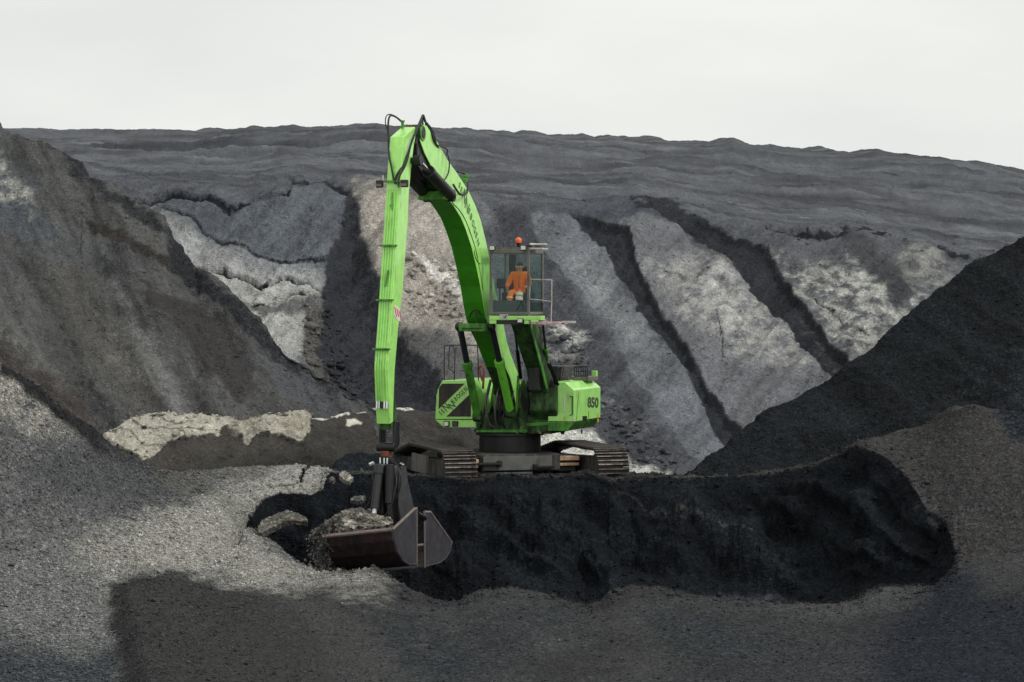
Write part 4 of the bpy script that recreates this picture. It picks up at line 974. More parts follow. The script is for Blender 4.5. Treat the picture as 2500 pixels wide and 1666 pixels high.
# walkway grating stack behind the right housing
gz = zt1
MB().box(1.05, 1.85, -.6, -1.4, gz - .02, gz + .09).build('walkway', GREY, EX, .01)
for (a0, a1, t0) in ((1.1, 1.42, .12), (1.46, 1.8, .0)):
    mb = MB()
    for i in range(7):
        a_ = a0 + (a1 - a0) * i / 6; mb.tube([L(a_ - t0 * .3, -.66, gz + .1), L(a_, -.66, gz + .34)], .013, 5, 1)
    mb.tube([L(a0, -.66, gz + .34), L(a1, -.66, gz + .34)], .016, 5, 1).tube([L(a0 - t0 * .3, -.66, gz + .1), L(a1 - t0 * .3, -.66, gz + .1)], .016, 5, 1)
    mb.tube([L(a0, -.9, gz + .34), L(a1, -.9, gz + .34)], .016, 5, 1).tube([L(a0 + .05, -.66, gz + .22), L(a1, -.66, gz + .22)], .012, 5, 1)
    for i in range(7):
        a_ = a0 + (a1 - a0) * i / 6; mb.tube([L(a_, -.66, gz + .34), L(a_, -1.3, gz + .34)], .011, 5, 1)
    mb.build('guard_grating', GREY if t0 else BLACK, EX)
MB().box(.8, 1.12, -.4, -.9, gz - .05, gz + .36).build('exhaust_box', GREASE, EX, .03)
MB().box(1.72, 1.84, back, back + .14, gz, gz + .22).build('corner_post', GREEN, EX, .01)
p = pb(1395, 930, -.5); MB().box(p[0] - .04, p[0] + .04, -.52, -.48, p[1] - .02, p[1] + .02).build('marker_lamp', STICKER, EX, .01)
# deck, counterweight, engine hood, boom tower
DZ = 1.48
MB().box(-.68, 1.28, -2.3, .75, DZ - .10, DZ).build('deck', GREEN_DARK, EX, .01)
MB().box(-1.35, 1.3, -2.9, -1.62, DZ, DZ + 1.0).build('counterweight', GREEN_DARK, EX, .06)
MB().box(-.66, 1.2, -1.6, -.75, DZ, DZ + .72).build('engine_hood', GREASE, EX, .04)
mb = MB()
for a_ in (-.42, .31):
    mb.side([(-.75, DZ), (.75, DZ), (.78, DZ + .3), (.35, DZ + .55), (.05, DZ + 1.15), (-.25, DZ + 1.15), (-.6, DZ + .6)], a_, a_ + .07)
mb.build('boom_bracket', GREEN_DARK, EX, .02)
f0 = pa(1278, 1000, .3)
MB().cyl(L(-.5, *f0), L(.48, *f0), .14, 20).build('boom_foot_pin', GREASE, EX, .01, True)
# curved shield plate right of the boom foot
MB().front([pb(u, v, .7) for u, v in [(1272,935),(1280,925),(1289,950),(1294,985),(1290,1010),(1280,1036),(1262,1040),(1268,1000)]], .7, .62).build('shield_plate', GREEN_DARK, EX, .02)
MB().front([pb(u, v, .74) for u, v in [(1262,918),(1268,914),(1264,1000),(1261,1008),(1257,1008)]], .74, .68).build('guard_strip', GREEN_OLD, EX, .01)
MB().front([pb(u, v, .8) for u, v in [(1165,1018),(1300,1020),(1372,1024),(1372,1052),(1318,1056),(1165,1052)]], .8, .7).build('front_apron', GREEN_DARK, EX, .01)
MB().front([pb(u, v, .83) for u, v in [(1162,1050),(1288,1050),(1286,1056),(1162,1056)]], .83, .8).build('apron_strip', GREEN_OLD, EX, .004)
MB().front([pb(u, v, .83) for u, v in [(1285,1034),(1365,1028),(1366,1036),(1288,1042)]], .83, .8).build('bracket', GREEN_OLD, EX, .004)
MB().box(-.25, .1, .2, .75, DZ, DZ + .34).build('valve_block', GREASE, EX, .03)
MB().front([pb(u, v, .3) for u, v in [(1203,965),(1226,965),(1228,985),(1238,1000),(1202,1000)]], .3, .2).build('tank', GREEN_OLD, EX, .02)
random.seed(11)
for i in range(12):
    a0 = random.uniform(-.35, .25); a1 = a0 + random.uniform(-.2, .25); b_ = random.uniform(.55, .95)
    MB().tube([L(a0 - .05, b_ - .5, DZ + random.uniform(.9, 1.35)), L(a0, b_, DZ + random.uniform(.45, .8)), L((a0 + a1) / 2, b_ + .06, DZ + random.uniform(.12, .3)), L(a1, b_ - .1, DZ + .05)], random.choice((.018, .024, .028)), 7, 6).build('hose', random.choice((RUBBER, RUBBER, plain('grey_hose', (86, 84, 80), .6))), EX, 0, True)
for i in range(9):
    a_ = random.uniform(.4, 1.4); z_ = DZ + random.uniform(-.1, .15)
    MB().cyl(L(a_, .76, z_), L(a_, .83, z_), random.uniform(.02, .05), 10).build('hydraulic_fitting', random.choice((BLACK, GREEN_OLD, plain('brown_fitting', (120, 96, 80), .5))), EX)
# turntable
MB().cyl(L(0, 0, .9), L(0, 0, 1.3), .76, 48).cyl(L(0, 0, 1.3), L(0, 0, 1.38), .84, 48).build('slewing_ring', GREASE, EX, .01, True)

# ---- elevated cab
CA0, CA1, CB1, CB0, CZ0, CZ1 = .45, 1.43, 3.0, 1.85, 4.27, 5.80
cab = empty('cab', parent=EX)
fw = .06
fr = MB()
for a_, b_ in ((CA0, CB1), (CA1, CB1), (CA0, CB0), (CA1, CB0)):
    x0 = a_ if a_ == CA0 else a_ - fw; y0 = b_ - fw if b_ == CB1 else b_
    fr.box(x0, x0 + fw, y0, y0 + fw, CZ0, CZ1)
fr.box(CA0, CA1, CB1 - fw + .004, CB1 - .002, CZ1 - .09, CZ1 - .001).box(CA0, CA1, CB1 - fw + .004, CB1 - .002, CZ0, CZ0 + .07)
fr.box(CA0, CA1, CB0 + .002, CB0 + fw, CZ1 - .09, CZ1 - .001).box(CA0, CA1, CB0 + .002, CB0 + fw, CZ0, CZ0 + .3)
for x0 in (CA0 + .002, CA1 - fw + .002): fr.box(x0, x0 + fw - .004, CB0 + .01, CB1 - .01, CZ1 - .09, CZ1 - .001).box(x0, x0 + fw - .004, CB0 + .01, CB1 - .01, CZ0, CZ0 + .07)
fr.build('cab_frame', GREY, cab, .012)
MB().box(CA0 + .008, CA0 + .1, CB0 + .008, CB1 - .008, CZ1 + .002, CZ1 + .045).box(CA1 - .1, CA1 - .008, CB0 + .008, CB1 - .008, CZ1 + .002, CZ1 + .045).box(CA0 + .1, CA1 - .1, CB0 + .008, CB0 + .1, CZ1 + .002, CZ1 + .045).box(CA0 + .1, CA1 - .1, CB1 - .1, CB1 - .008, CZ1 + .002, CZ1 + .045).build('roof', GREY, cab)
MB().box(CA0 + .1, CA1 - .1, CB0 + .1, CB1 - .1, CZ1 + .015, CZ1 + .021).build('added_roof_pane', GLASS, cab)  # unseen pane added in the roof to let daylight onto the driver
MB().box(CA0 + .02, CA1 - .02, CB0 + .02, CB1 - .02, CZ0 - .03, CZ0 + .03).build('floor', BLACK, cab)
MB().box(CA0 + fw, CA1 - fw, CB1 - .035, CB1 - .029, CZ0 + .07, CZ1 - .09).build('windscreen', GLASS, cab)
MB().box(CA1 - .034, CA1 - .028, CB0 + fw, CB1 - fw, CZ0 + .07, CZ1 - .09).build('side_window', GLASST, cab)
MB().box(CA0 + .028, CA0 + .034, CB0 + fw, CB1 - fw, CZ0 + .07, CZ1 - .09).build('side_window', GLASS, cab)
MB().box(CA0 + fw, CA0 + .15, CB0 + .03, CB0 + .036, CZ0 + .3, CZ1 - .09).build('rear_window', GLASS, cab)
MB().box(CA0 + .34, CA1 - fw, CB0 + .03, CB0 + .036, CZ0 + .3, CZ1 - .09).build('rear_window', GLASS, cab)
MB().box(CA0 + .16, CA0 + .33, CB0 + .04, CB0 + .16, CZ0 + .1, CZ1 - .1).build('rear_pillar', BLACK, cab, .01)
MB().tube([L(CA0 + .5, CB1 - .06, CZ1 - .12), L(CA0 + .62, CB1 - .05, CZ1 - .45)], .008, 5, 1).build('wiper', BLACK, cab)
MB().tube([L(CA0 + .66, CB1 - .0, CZ0 + .1), L(CA0 + .8, CB1 + .02, CZ0 + .32)], .008, 5, 1).tube([L(CA0 + .85, CB1 + .02, CZ0 + .1), L(CA0 + .75, CB1 + .02, CZ0 + .33)], .008, 5, 1).build('wiper', BLACK, cab)
MB().box(CA0 + fw, CA1 - fw, CB1 - .14, CB1 - .1, CZ0 + .03, CZ0 + .34).build('kick_panel', plain('dark_teal_panel', (48, 62, 58), .5), cab)
MB().tube([L(CA0 + .16, CB1 - .3, CZ0 + .3), L(CA0 + .16, CB1 - .3, CZ0 + .66)], .02, 6, 1).build('monitor_stalk', BLACK, cab)
MB().box(CA0 + .08, CA0 + .3, CB1 - .34, CB1 - .27, CZ0 + .62, CZ0 + .86).build('monitor', BLACK, cab, .03)
seat = MB().box(.72, 1.2, 2.02, 2.45, 4.58, 4.70).build('seat', BLACK, cab, .03)
MB().box(.74, 1.18, 1.95, 2.05, 4.68, 5.28).build('seat_back', BLACK, seat, .03)
MB().box(.86, 1.08, 1.96, 2.03, 5.28, 5.42).build('headrest', BLACK, seat, .03)
MB().box(.80, 1.1, 2.0, 2.4, CZ0 + .03, 4.58).build('seat_base', BLACK, seat)
for a_ in (.68, 1.22):
    c_ = MB().box(a_ - .06, a_ + .06, 2.1, 2.6, 4.60, 4.80).build('armrest_console', BLACK, cab, .02)
    MB().cyl(L(a_, 2.56, 4.78), L(a_, 2.58, 4.93), .018, 8).build('joystick', BLACK, c_, 0, True)
p = F(1267, 607, 2.9)
for u in (1201, 1277):
    a_, z_ = pb(u, 604, 3.03)
    wl = MB().box(a_ - .07, a_ + .07, 2.93, 3.02, CZ1 - .03, CZ1 + .09).build('work_light', BLACK, cab, .015)
    MB().box(a_ - .055, a_ + .055, 3.021, 3.035, CZ1 - .012, CZ1 + .075).build('lens', LAMP, wl, .01)
a_, z_ = pb(1266, 586, 2.6)
be = MB().cyl(L(a_, 2.6, CZ1 + .04), L(a_, 2.6, CZ1 + .16), .03, 10, .05).cyl(L(a_, 2.6, CZ1 + .14), L(a_, 2.6, CZ1 + .18), .06, 16).build('beacon', BLACK, cab, 0, True)
mb = MB()
for i in range(6):
    t0, t1 = i / 6 * math.pi / 2, (i + 1) / 6 * math.pi / 2
    mb.cyl(L(a_, 2.6, CZ1 + .21 + .08 * math.sin(t0)), L(a_, 2.6, CZ1 + .21 + .08 * math.sin(t1)), .075 * math.cos(t0) + .001, 16, .075 * math.cos(t1) + .001)
mb.cyl(L(a_, 2.6, CZ1 + .16), L(a_, 2.6, CZ1 + .21), .07, 16, .075)
mb.build('lens', BEACON, be, 0, True)
MB().front([(a_ - .2, CZ1 + .03), (a_ + .22, CZ1 + .03), (a_ + .14, CZ1 + .13), (a_ - .08, CZ1 + .13)], 1.9, 2.05).build('roof_vent', BLACK, cab, .02)
MB().tube([L(CA1 - .02, 2.95, CZ1 + .10), L(CA1 + .02, 2.95, CZ1 + .14), L(CA1 + .02, 1.95, CZ1 + .14)], .02, 6, 1).tube([L(CA1 - .02, 2.95, CZ1 + .05), L(CA1 + .30, 2.95, CZ1 + .05)], .0, 4, 1)
MB().tube([L(CA1 + .0, 2.98, CZ1 + .12), L(CA1 + .30, 2.6, CZ1 + .12)], .022, 6, 1).build('roof_guard_rail', WHITEM, cab, 0, True)
MB().box(CA1 + .004, CA1 + .3, 2.5, 2.98, CZ1 - .01, CZ1 + .03).build('roof_step', WHITEM, cab, .01)
# base beam, plates and side platform
bz0, bz1 = 4.08, 4.25
bbm = MB().box(CA0 - .0, CA1 + .3, CB1 - .25, CB1 + .02, bz1 - .1, bz1).box(CA0 + .1, CA1 - .1, CB0 + .1, CB1 - .25, bz0, bz1 - .02).build('base_frame', GREEN, cab, .01)
for a0, a1 in ((CA0, CA0 + .17), (CA1 - .13, CA1 - .02)):
    MB().box(a0, a1, CB1 - .22, CB1 + .015, bz0 - .02, bz1 - .104).build('bracket', GREEN, bbm, .01)
MB().box(CA0 + .17, CA1 - .13, CB1 - .2, CB1 - .02, bz0 - .03, bz1 - .104).build('crossbeam', GREASE, bbm)
a0, z0_ = pb(1220, 768, CB1 + .03); a1, z1_ = pb(1240, 779, CB1 + .03)
pw = MB().box(a0, a1, CB1 + .022, CB1 + .032, z1_, z0_).build('plate', WHITEM, bbm)
MB().front([(a1 - .1, z1_ + .02), (a1 - .06, z1_ + .02), (a1 - .02, z0_ - .02), (a1 - .05, z0_ - .02)], CB1 + .033, CB1 + .037).build('mark', BLACK, pw)
a0, z0_ = pb(1264, 778, CB1 + .03); a1, z1_ = pb(1278, 789, CB1 + .03)
wl = MB().box(a0, a1, CB1 + .022, CB1 + .08, z1_, z0_).build('work_light', BLACK, cab, .01)
MB().box(a0 + .015, a1 - .015, CB1 + .081, CB1 + .09, z1_ + .015, z0_ - .015).build('lens', LAMP, wl, .01)
plt = MB().box(CA1 + .04, CA1 + .72, CB1 - .75, CB1 + .0, bz0 - .03, bz0 + .03).build('side_platform', PINK, cab, .006)
a1 = CA1 + .72
MB().box(a1, a1 + .26, CB1 - .5, CB1 - .2, bz0 + .0, bz0 + .05).build('step', WHITEM, plt)
mb = MB()
rp = lambda u, v: F(u, v, CB1 - .03)
mb.tube([rp(1291, 792), rp(1292, 735), rp(1294, 700)], .015, 6, 1).tube([rp(1296, 683), rp(1310, 683), rp(1330, 684), rp(1347, 684)], .017, 6, 1)
mb.tube([rp(1347, 684), rp(1347, 735), rp(1345, 793)], .015, 6, 1).tube([rp(1293, 731), rp(1320, 733), rp(1346, 737)], .014, 6, 1)
mb.build('railing', plain('galvanised_rail', (176, 172, 166), .45, metal=.3, dirt=(100, 90, 84), dirt_amt=.3), cab, 0, True)
# cab riser: upper arm, lower arm, actuator rods
up = [(2.75, 4.1), (2.1, 4.1), (.3, 2.15), (.2, 1.75), (.75, 1.75), (1.15, 2.5)]
ris = MB().side([(2.7, 4.08), (1.9, 4.08), (.75, 2.95), (.55, 2.4), (1.1, 2.4), (1.45, 2.95)], .86, 1.30).build('cab_riser', GREEN_DARK, EX, .03)
MB().side([(2.62, 4.06), (2.5, 4.06), (1.5, 2.96), (1.2, 2.5), (1.3, 2.5)], 1.305, 1.33).build('guard_strip', GREEN_OLD, ris)
MB().box(.94, 1.22, 1.3, 1.5, 2.45, 4.0).build('cable_chain', GREASE, ris, .02)
MB().cyl(L(.72, .8, 2.55), L(1.42, .8, 2.55), .17, 20).build('riser_hinge', GREASE, ris, .02, True)
low_ = MB().side([(.95, 2.6), (.45, 2.62), (-.15, 1.5), (.55, 1.5), (1.05, 1.95)], .82, 1.50).build('lower_riser', GREEN_DARK, EX, .05)
for a_ in (1.51, 1.57):
    MB().side([(.9, 2.6), (.82, 2.6), (.35, 1.5), (.45, 1.5)], a_, a_ + .03).build('guard_strip', GREEN_OLD if a_ < 1.4 else GREEN_DARK, low_)
    mb = MB()
    for i in range(16):
        t = .1 + i * .04
        mb.box(a_ + .031, a_ + .036, .83 - t * .42, .87 - t * .42, 2.5 - t * 1.1, 2.53 - t * 1.1)
    mb.build('spring_line', WHITEM, low_)
for (u0, v0, u1, v1_, a_, m) in ((1255, 792, 1263, 858, .72, 0), (1326, 797, 1332, 852, 1.42, 1)):
    b_t = 2.3; Tp = F(u0, v0, b_t); a2_, z2_ = pb(u1, v1_, 1.5); Mp = L(a2_, 1.5, z2_)
    dd = Mp - Tp; cy = MB().cyl(Mp, Mp + dd * 1.0, .05, 14).build('cab_cylinder', GREASE if not m else GREEN_OLD, EX, 0, True)
    MB().cyl(Tp, Mp, .028, 12).build('rod', BLACK, cy, 0, True)
for i in range(7):
    a_ = 1.34 + random.uniform(0, .14)
    MB().tube([L(a_, 1.3, 3.1), L(a_ + .08, 1.0, 2.7), L(a_ + random.uniform(.02, .12), .7, 2.3), L(a_, .6, 1.6)], .02, 6, 6).build('hose', RUBBER, EX, 0, True)

# ---- undercarriage
TH = R(16.5)
UR = Matrix.Rotation(PHI + TH, 3, 'Z')                     # undercarriage axes inside the machine frame
UOFF = Vector((-.12, 0, 0))
def UC(n, t, z):                                            # n: to viewer right, t: towards the viewer
    return UR @ (Vector((n, -t, z)) + UOFF)
class UB(MB):
    def box(s, n0, n1, t0, t1, z0, z1):
        return s.hexa([UC(n0, t1, z0), UC(n1, t1, z0), UC(n1, t0, z0), UC(n0, t0, z0), UC(n0, t1, z1), UC(n1, t1, z1), UC(n1, t0, z1), UC(n0, t0, z1)])
    def side(s, pts, a0, a1): return s.prism(pts, lambda p: UC(a0, *p), lambda p: UC(a1, *p))
UB().box(-1.45, 1.45, -1.1, 1.15, .46, .84).box(-1.0, 1.0, -1.3, 1.32, .5, .9).build('carbody', FRAMEM, EX, .02)
UB().box(-1.1, -.55, 1.34, 1.5, .66, .72).box(-.6, -.5, 1.34, 1.46, .62, .76).build('hydraulic_fitting', GREASE, EX, .01)
UB().box(.35, .8, 1.34, 1.46, .56, .62).box(.3, .42, 1.34, 1.44, .52, .66).build('hydraulic_fitting', GREASE, EX, .01)
UB().box(-1.25, -1.06, 1.2, 1.36, .60, .80).build('cover_plate', BEIGE, EX, .01)
UB().box(.86, 1.50, 1.17, 1.30, .73, .84).box(.86, 1.50, 1.17, 1.27, .60, .67).build('step_plate', BEIGE, EX, .01)
UB().box(-.95, .78, 1.325, 1.345, .52, .86).build('front_plate', plain('dusty_grey_plate', (98, 98, 94), .7, var=.15, scale=4, dirt=(60, 58, 56), dirt_amt=.3), EX, .01)
UB().box(-1.2, 1.44, 1.16, 1.2, .36, .42).build('edge_strip', FRAMEM, EX)
TL, TR_, GA = 2.75, .50, 1.88
perim_pts = []
def loop_pt(s_):
    t, z, th = loop_raw(s_)
    if z > .56: z = .56 + (z - .56) * (1 - .55 * min(1, max(0, (-.7 - t) / 1.6)))
    return (t, z, th)
def loop_raw(s_):
    st = 2 * (TL - TR_); arc = math.pi * TR_; tot = 2 * st + 2 * arc; s_ %= tot
    zc = .06 + TR_
    if s_ < st: return (-(TL - TR_) + s_, zc + TR_, 0)                                  # top, moving forward
    s_ -= st
    if s_ < arc: th = s_ / TR_; return ((TL - TR_) + TR_ * math.sin(th), zc + TR_ * math.cos(th), th)
    s_ -= arc
    if s_ < st: return ((TL - TR_) - s_, zc - TR_, math.pi)
    s_ -= st; th = math.pi + s_ / TR_; return (-(TL - TR_) + TR_ * math.sin(th), zc + TR_ * math.cos(th), th)
TOT = 4 * (TL - TR_) + 2 * math.pi * TR_
nsh = 62
sm_ = MB()
hw = .39
sm_.hexa([(-hw, -.095, -.02), (hw, -.095, -.02), (hw, .085, -.02), (-hw, .085, -.02), (-hw, -.095, .002), (hw, -.095, .002), (hw, .085, .002), (-hw, .085, .002)])
for yy in (-.055, .045):
    sm_.hexa([(-hw, yy - .02, .001), (hw, yy - .02, .001), (hw, yy + .02, .001), (-hw, yy + .02, .001), (-hw, yy - .011, .045), (hw, yy - .011, .045), (hw, yy + .011, .045), (-hw, yy + .011, .045)])
shoe0 = sm_.build('shoe', TRACKM, None, .003); shoe_mesh = shoe0.data; shoe_mesh.materials.append(BARM)
for p in shoe_mesh.polygons:
    if p.center.z > .03: p.material_index = 1
bpy.data.objects.remove(shoe0)
for side_, n0 in ((-1, -GA), (1, GA)):
    tr = empty('track', parent=EX)
    prof = []
    for i in range(40):
        th = i / 40 * 2 * math.pi; sg = 1 if math.sin(th) > 0 else -1; prof.append(((TL - TR_) * sg + (TR_ - .12) * math.sin(th), .06 + TR_ + (TR_ - .12) * math.cos(th) * (.8 if sg > 0 else .34)))
    UB().side(prof, n0 - .24, n0 + .24).build('track_frame', FRAMEM, tr, .02)
    for e_ in (-1, 1):
        c0, c1 = UC(n0 - .28, e_ * (TL - TR_), .56), UC(n0 + .28, e_ * (TL - TR_), .56)
        UB().cyl(c0 - Vector((0, 0, .12 if e_ < 0 else 0)), c1 - Vector((0, 0, .12 if e_ < 0 else 0)), .4 if e_ > 0 else .24, 28).build('sprocket' if e_ < 0 else 'idler', FRAMEM, tr, .02, True)
    mb = UB()
    for i in range(40):
        s_ = TOT * i / 40
        t, z, th = loop_pt(s_)
    ring_o, ring_i = [], []
    for i in range(90):
        t, z, th = loop_pt(TOT * i / 90); ring_o.append((t, z)); ring_i.append((t * .985 - 0, .56 + (z - .56) * .86))
    vs = []; fs = []
    for i in range(90):
        for (p, n_) in ((ring_o[i], -.12), (ring_o[i], .12), (ring_i[i], .12), (ring_i[i], -.12)):
            vs.append(UC(n0 + n_, p[0], p[1] - .02 if p[1] > .56 else p[1] + .02))
        j = (i + 1) % 90
        for k in range(4): fs.append((i * 4 + k, i * 4 + (k + 1) % 4, j * 4 + (k + 1) % 4, j * 4 + k))
    MB().add(vs, fs).build('chain', GREASE, tr)
    for i in range(nsh):
        t, z, th = loop_pt(TOT * i / nsh)
        o = bpy.data.objects.new('shoe', shoe_mesh); COL.objects.link(o); o.parent = tr
        fwd = UR @ Vector((0, -math.cos(th), -math.sin(th))); nrm = UR @ Vector((0, -math.sin(th), math.cos(th))); sd_ = UR @ Vector((1, 0, 0))
        M = Matrix.Identity(4)
        for r_ in range(3): M[r_][0] = sd_[r_]; M[r_][1] = -fwd[r_]; M[r_][2] = nrm[r_]
        pos = UC(n0, t, z)
        M.translation = pos; o.matrix_local = M
    for t in (-1.4, -.5, .4, 1.3):
        UB().cyl(UC(n0 - .3, t, .2), UC(n0 + .3, t, .2), .13, 18).build('roller', FRAMEM, tr, .01, True)
for n0, s_ in ((-GA, 1),):
    UB().box(n0 - .32, n0 - .243, -.7, .7, .42, .86).build('cover_plate', plain('pale_dusty_plate', (112, 110, 106), .7, var=.15, dirt=(70, 68, 66), dirt_amt=.3), EX, .01)

# ---- clamshell grab
grab = empty('grab', parent=EX)
AL = R(27)
rotp = L(GX, GB, zr)
GW = MROT @ rotp + MC                                       # world position of the hanging point
def GP(n, m, z):                                            # n: hinge axis (to the viewer's right), m: opening direction, z: world height
    p = Vector((GW.x, GW.y, 0)) + Vector((.04, 0, 0)) + Vector((math.cos(AL), -math.sin(AL), 0)) * n + Vector((math.sin(AL), math.cos(AL), 0)) * m
    p.z = z + n * .13 * min(1, max(0, (.75 - z) / .5))
    return MINV @ (p - MC)
class GBD(MB):
    def box(s, n0, n1, m0, m1, z0, z1):
        return s.hexa([GP(n0, m0, z0), GP(n1, m0, z0), GP(n1, m1, z0), GP(n0, m1, z0), GP(n0, m0, z1), GP(n1, m0, z1), GP(n1, m1, z1), GP(n0, m1, z1)])
    def prof(s, pts, n0, n1): return s.prism(pts, lambda p: GP(n0, *p), lambda p: GP(n1, *p))
# head and side arms
zt_ = zr - .38
GBD().prof([(-.16, zt_), (.16, zt_), (.22, zt_ - .3), (.2, .1), (.1, -.05), (-.1, -.05), (-.2, .1), (-.22, zt_ - .3)], -.30, -.02).build('grab_head', GREASE, grab, .03)
GBD().prof([(-.14, zt_ - .02), (.14, zt_ - .02), (.2, zt_ - .3), (.34, .0), (.16, -.1), (-.1, -.1), (-.18, .2)], .05, .18).build('grab_arm', plain('dusty_dark_steel', (70, 70, 72), .55, var=.3), grab, .03)
GBD().prof([(-.14, zt_ - .02), (.14, zt_ - .02), (.2, zt_ - .3), (.5, .1), (.3, -.1), (-.1, -.1), (-.18, .2)], .32, .36).build('grab_arm', plain('dusty_dark_plate', (58, 58, 60), .6, var=.3), grab, .02)
hc0, hc1 = GP(-.04, -.26, zt_ + .02), GP(-.10, -.40, .22)
c = MB().cyl(hc0, hc1, .095, 18).cyl(hc0, hc0.lerp(hc1, .2), .12, 18).build('grab_cylinder', plain('worn_black_cylinder', (50, 50, 52), .4, var=.2), grab, .01, True)
MB().cyl(hc1, GP(-.14, -.47, -.14), .05, 14).build('rod', plain('bright_rod', (235, 238, 240), .25, metal=.4, var=.03), c, 0, True)
c = MB().cyl(GP(.16, -.22, zt_ + .03), GP(.2, -.30, .3), .10, 18).build('grab_cylinder', BLACK, grab, .01, True)
for pts in ([(-.42, -.4, -.05), (-.34, -.3, .3), (-.2, -.26, .6), (-.24, -.2, .95), (-.1, -.1, 1.1)], [(.12, -.46, -.05), (.3, -.36, .3), (.34, -.3, .6), (.3, -.2, .9), (.1, -.15, 1.08)],
            [(.3, -.3, .3), (.44, -.3, .6), (.46, -.3, .95), (.3, -.2, 1.15), (.12, -.1, 1.2)], [(-.5, -.36, -.1), (-.44, -.36, .15), (-.3, -.3, .35)]):
    MB().tube([GP(*p) for p in pts], .016, 6, 6).build('hose', RUBBER, grab, 0, True)
for n_ in (-.3, .35):
    MB().tube([GP(n_, -.1, zt_ + .04), GP(n_ * 1.3, -.12, zt_ + .0)], .04, 6, 1).build('hydraulic_fitting', CHROME, grab, 0, True)
N0, N1 = -.85, .68
def shell(prof, nwall):
    cen = (sum(p[0] for p in prof) / len(prof), sum(p[1] for p in prof) / len(prof))
    wall = prof[nwall:]
    inn = [(p[0] + (cen[0] - p[0]) * .06, p[1] + (cen[1] - p[1]) * .06) for p in wall]
    o = GBD().prof(wall + inn[::-1], N0, N1).build('shell', SHELLM, grab, .006)
    GBD().prof(prof, N1, N1 + .035).build('side_plate', SHELLG, o, .006)
    GBD().prof(prof, N0 - .035, N0).build('side_plate', SHELLM, o, .006)
    c_ = prof[nwall]
    MB().tube([GP(N0 - .04, *c_), GP(N1 + .02, *c_)], .045, 8, 1).build('rim', RIM, o, 0, True)
    MB().tube([GP(N1 + .02, *c_)] + [GP(N1 + .02, *p) for p in prof[nwall - 1::-1]], .034, 8, 1).build('rim', RIM, o, 0, True)
    MB().tube([GP(N1 + .03, *prof[0]), GP(N1 + .03, *prof[-1])], .02, 8, 1).build('edge', RIM, o, 0, True)
    MB().tube([GP(N1 + .04, p[0] + (cen[0] - p[0]) * .05, p[1] + (cen[1] - p[1]) * .05) for p in wall], .014, 8, 1).build('edge', SHELLG, o, 0, True)
shell([(-.04, .12), (-.12, .12), (-1.06, -.24), (-1.03, -.46), (-.90, -.72), (-.66, -.94), (-.36, -1.06), (-.04, -1.08)], 2)
shell([(.30, .02), (.55, .0), (1.52, -.74), (1.46, -.90), (1.24, -1.06), (.95, -1.14), (.30, -1.16)], 2)
MB().tube([GP(N1 + .02, -.02, .0), GP(N1 + .02, .30, -.1)], .07, 10, 1).build('hinge', GREASE, grab, 0, True)
# load in the grab: a rough lump
def rock_mesh(name, cx, size, seed, mat, parent=None, sub=5, rough=.35, col=None):
    bm = bmesh.new(); bmesh.ops.create_icosphere(bm, subdivisions=sub, radius=1)
    co = np.array([v.co[:] for v in bm.verts])
    d = 1 + fbm(co[:, 0] + seed, co[:, 1], co[:, 2], 5, 1.3, .6) * rough + fbm(co[:, 0] + seed, co[:, 1], co[:, 2], 3, 7) * rough * .2
    co = co * d[:, None] * np.array(size)
    for v, c_ in zip(bm.verts, co): v.co = c_
    me = bpy.data.meshes.new(name); bm.to_mesh(me); bm.free()
    me.materials.append(mat)
    ca = me.attributes.new('zone_colour', 'FLOAT_COLOR', 'POINT'); cc = lin(col or (120, 118, 112)) / ILL
    k = 1 + fbm(co[:, 0] * 3 + seed, co[:, 1] * 3, co[:, 2] * 3, 4, 1.4) * .9
    ca.data.foreach_set('color', np.concatenate([cc[None] * np.clip(k, .25, 1.8)[:, None], np.ones((len(co), 1))], 1).reshape(-1).astype(np.float32))
    ga = me.attributes.new('grain', 'FLOAT', 'POINT'); ga.data.foreach_set('value', np.full(len(co), .8, np.float32))
    o = bpy.data.objects.new(name, me); COL.objects.link(o); o.location = cx
    if parent: o.parent = parent
    return o
def gw(n, m, z): return MROT @ GP(n, m, z) + MC
ld = rock_mesh('slag_load', gw(-.42, -.42, -.12), (.72, .48, .34), 4, SOIL, None, 6, .5, (126, 122, 114))
ld.rotation_euler = (0, R(4), -AL)
tag(ld, 'rough heap of grey slag piled up inside the grab', 'slag load')

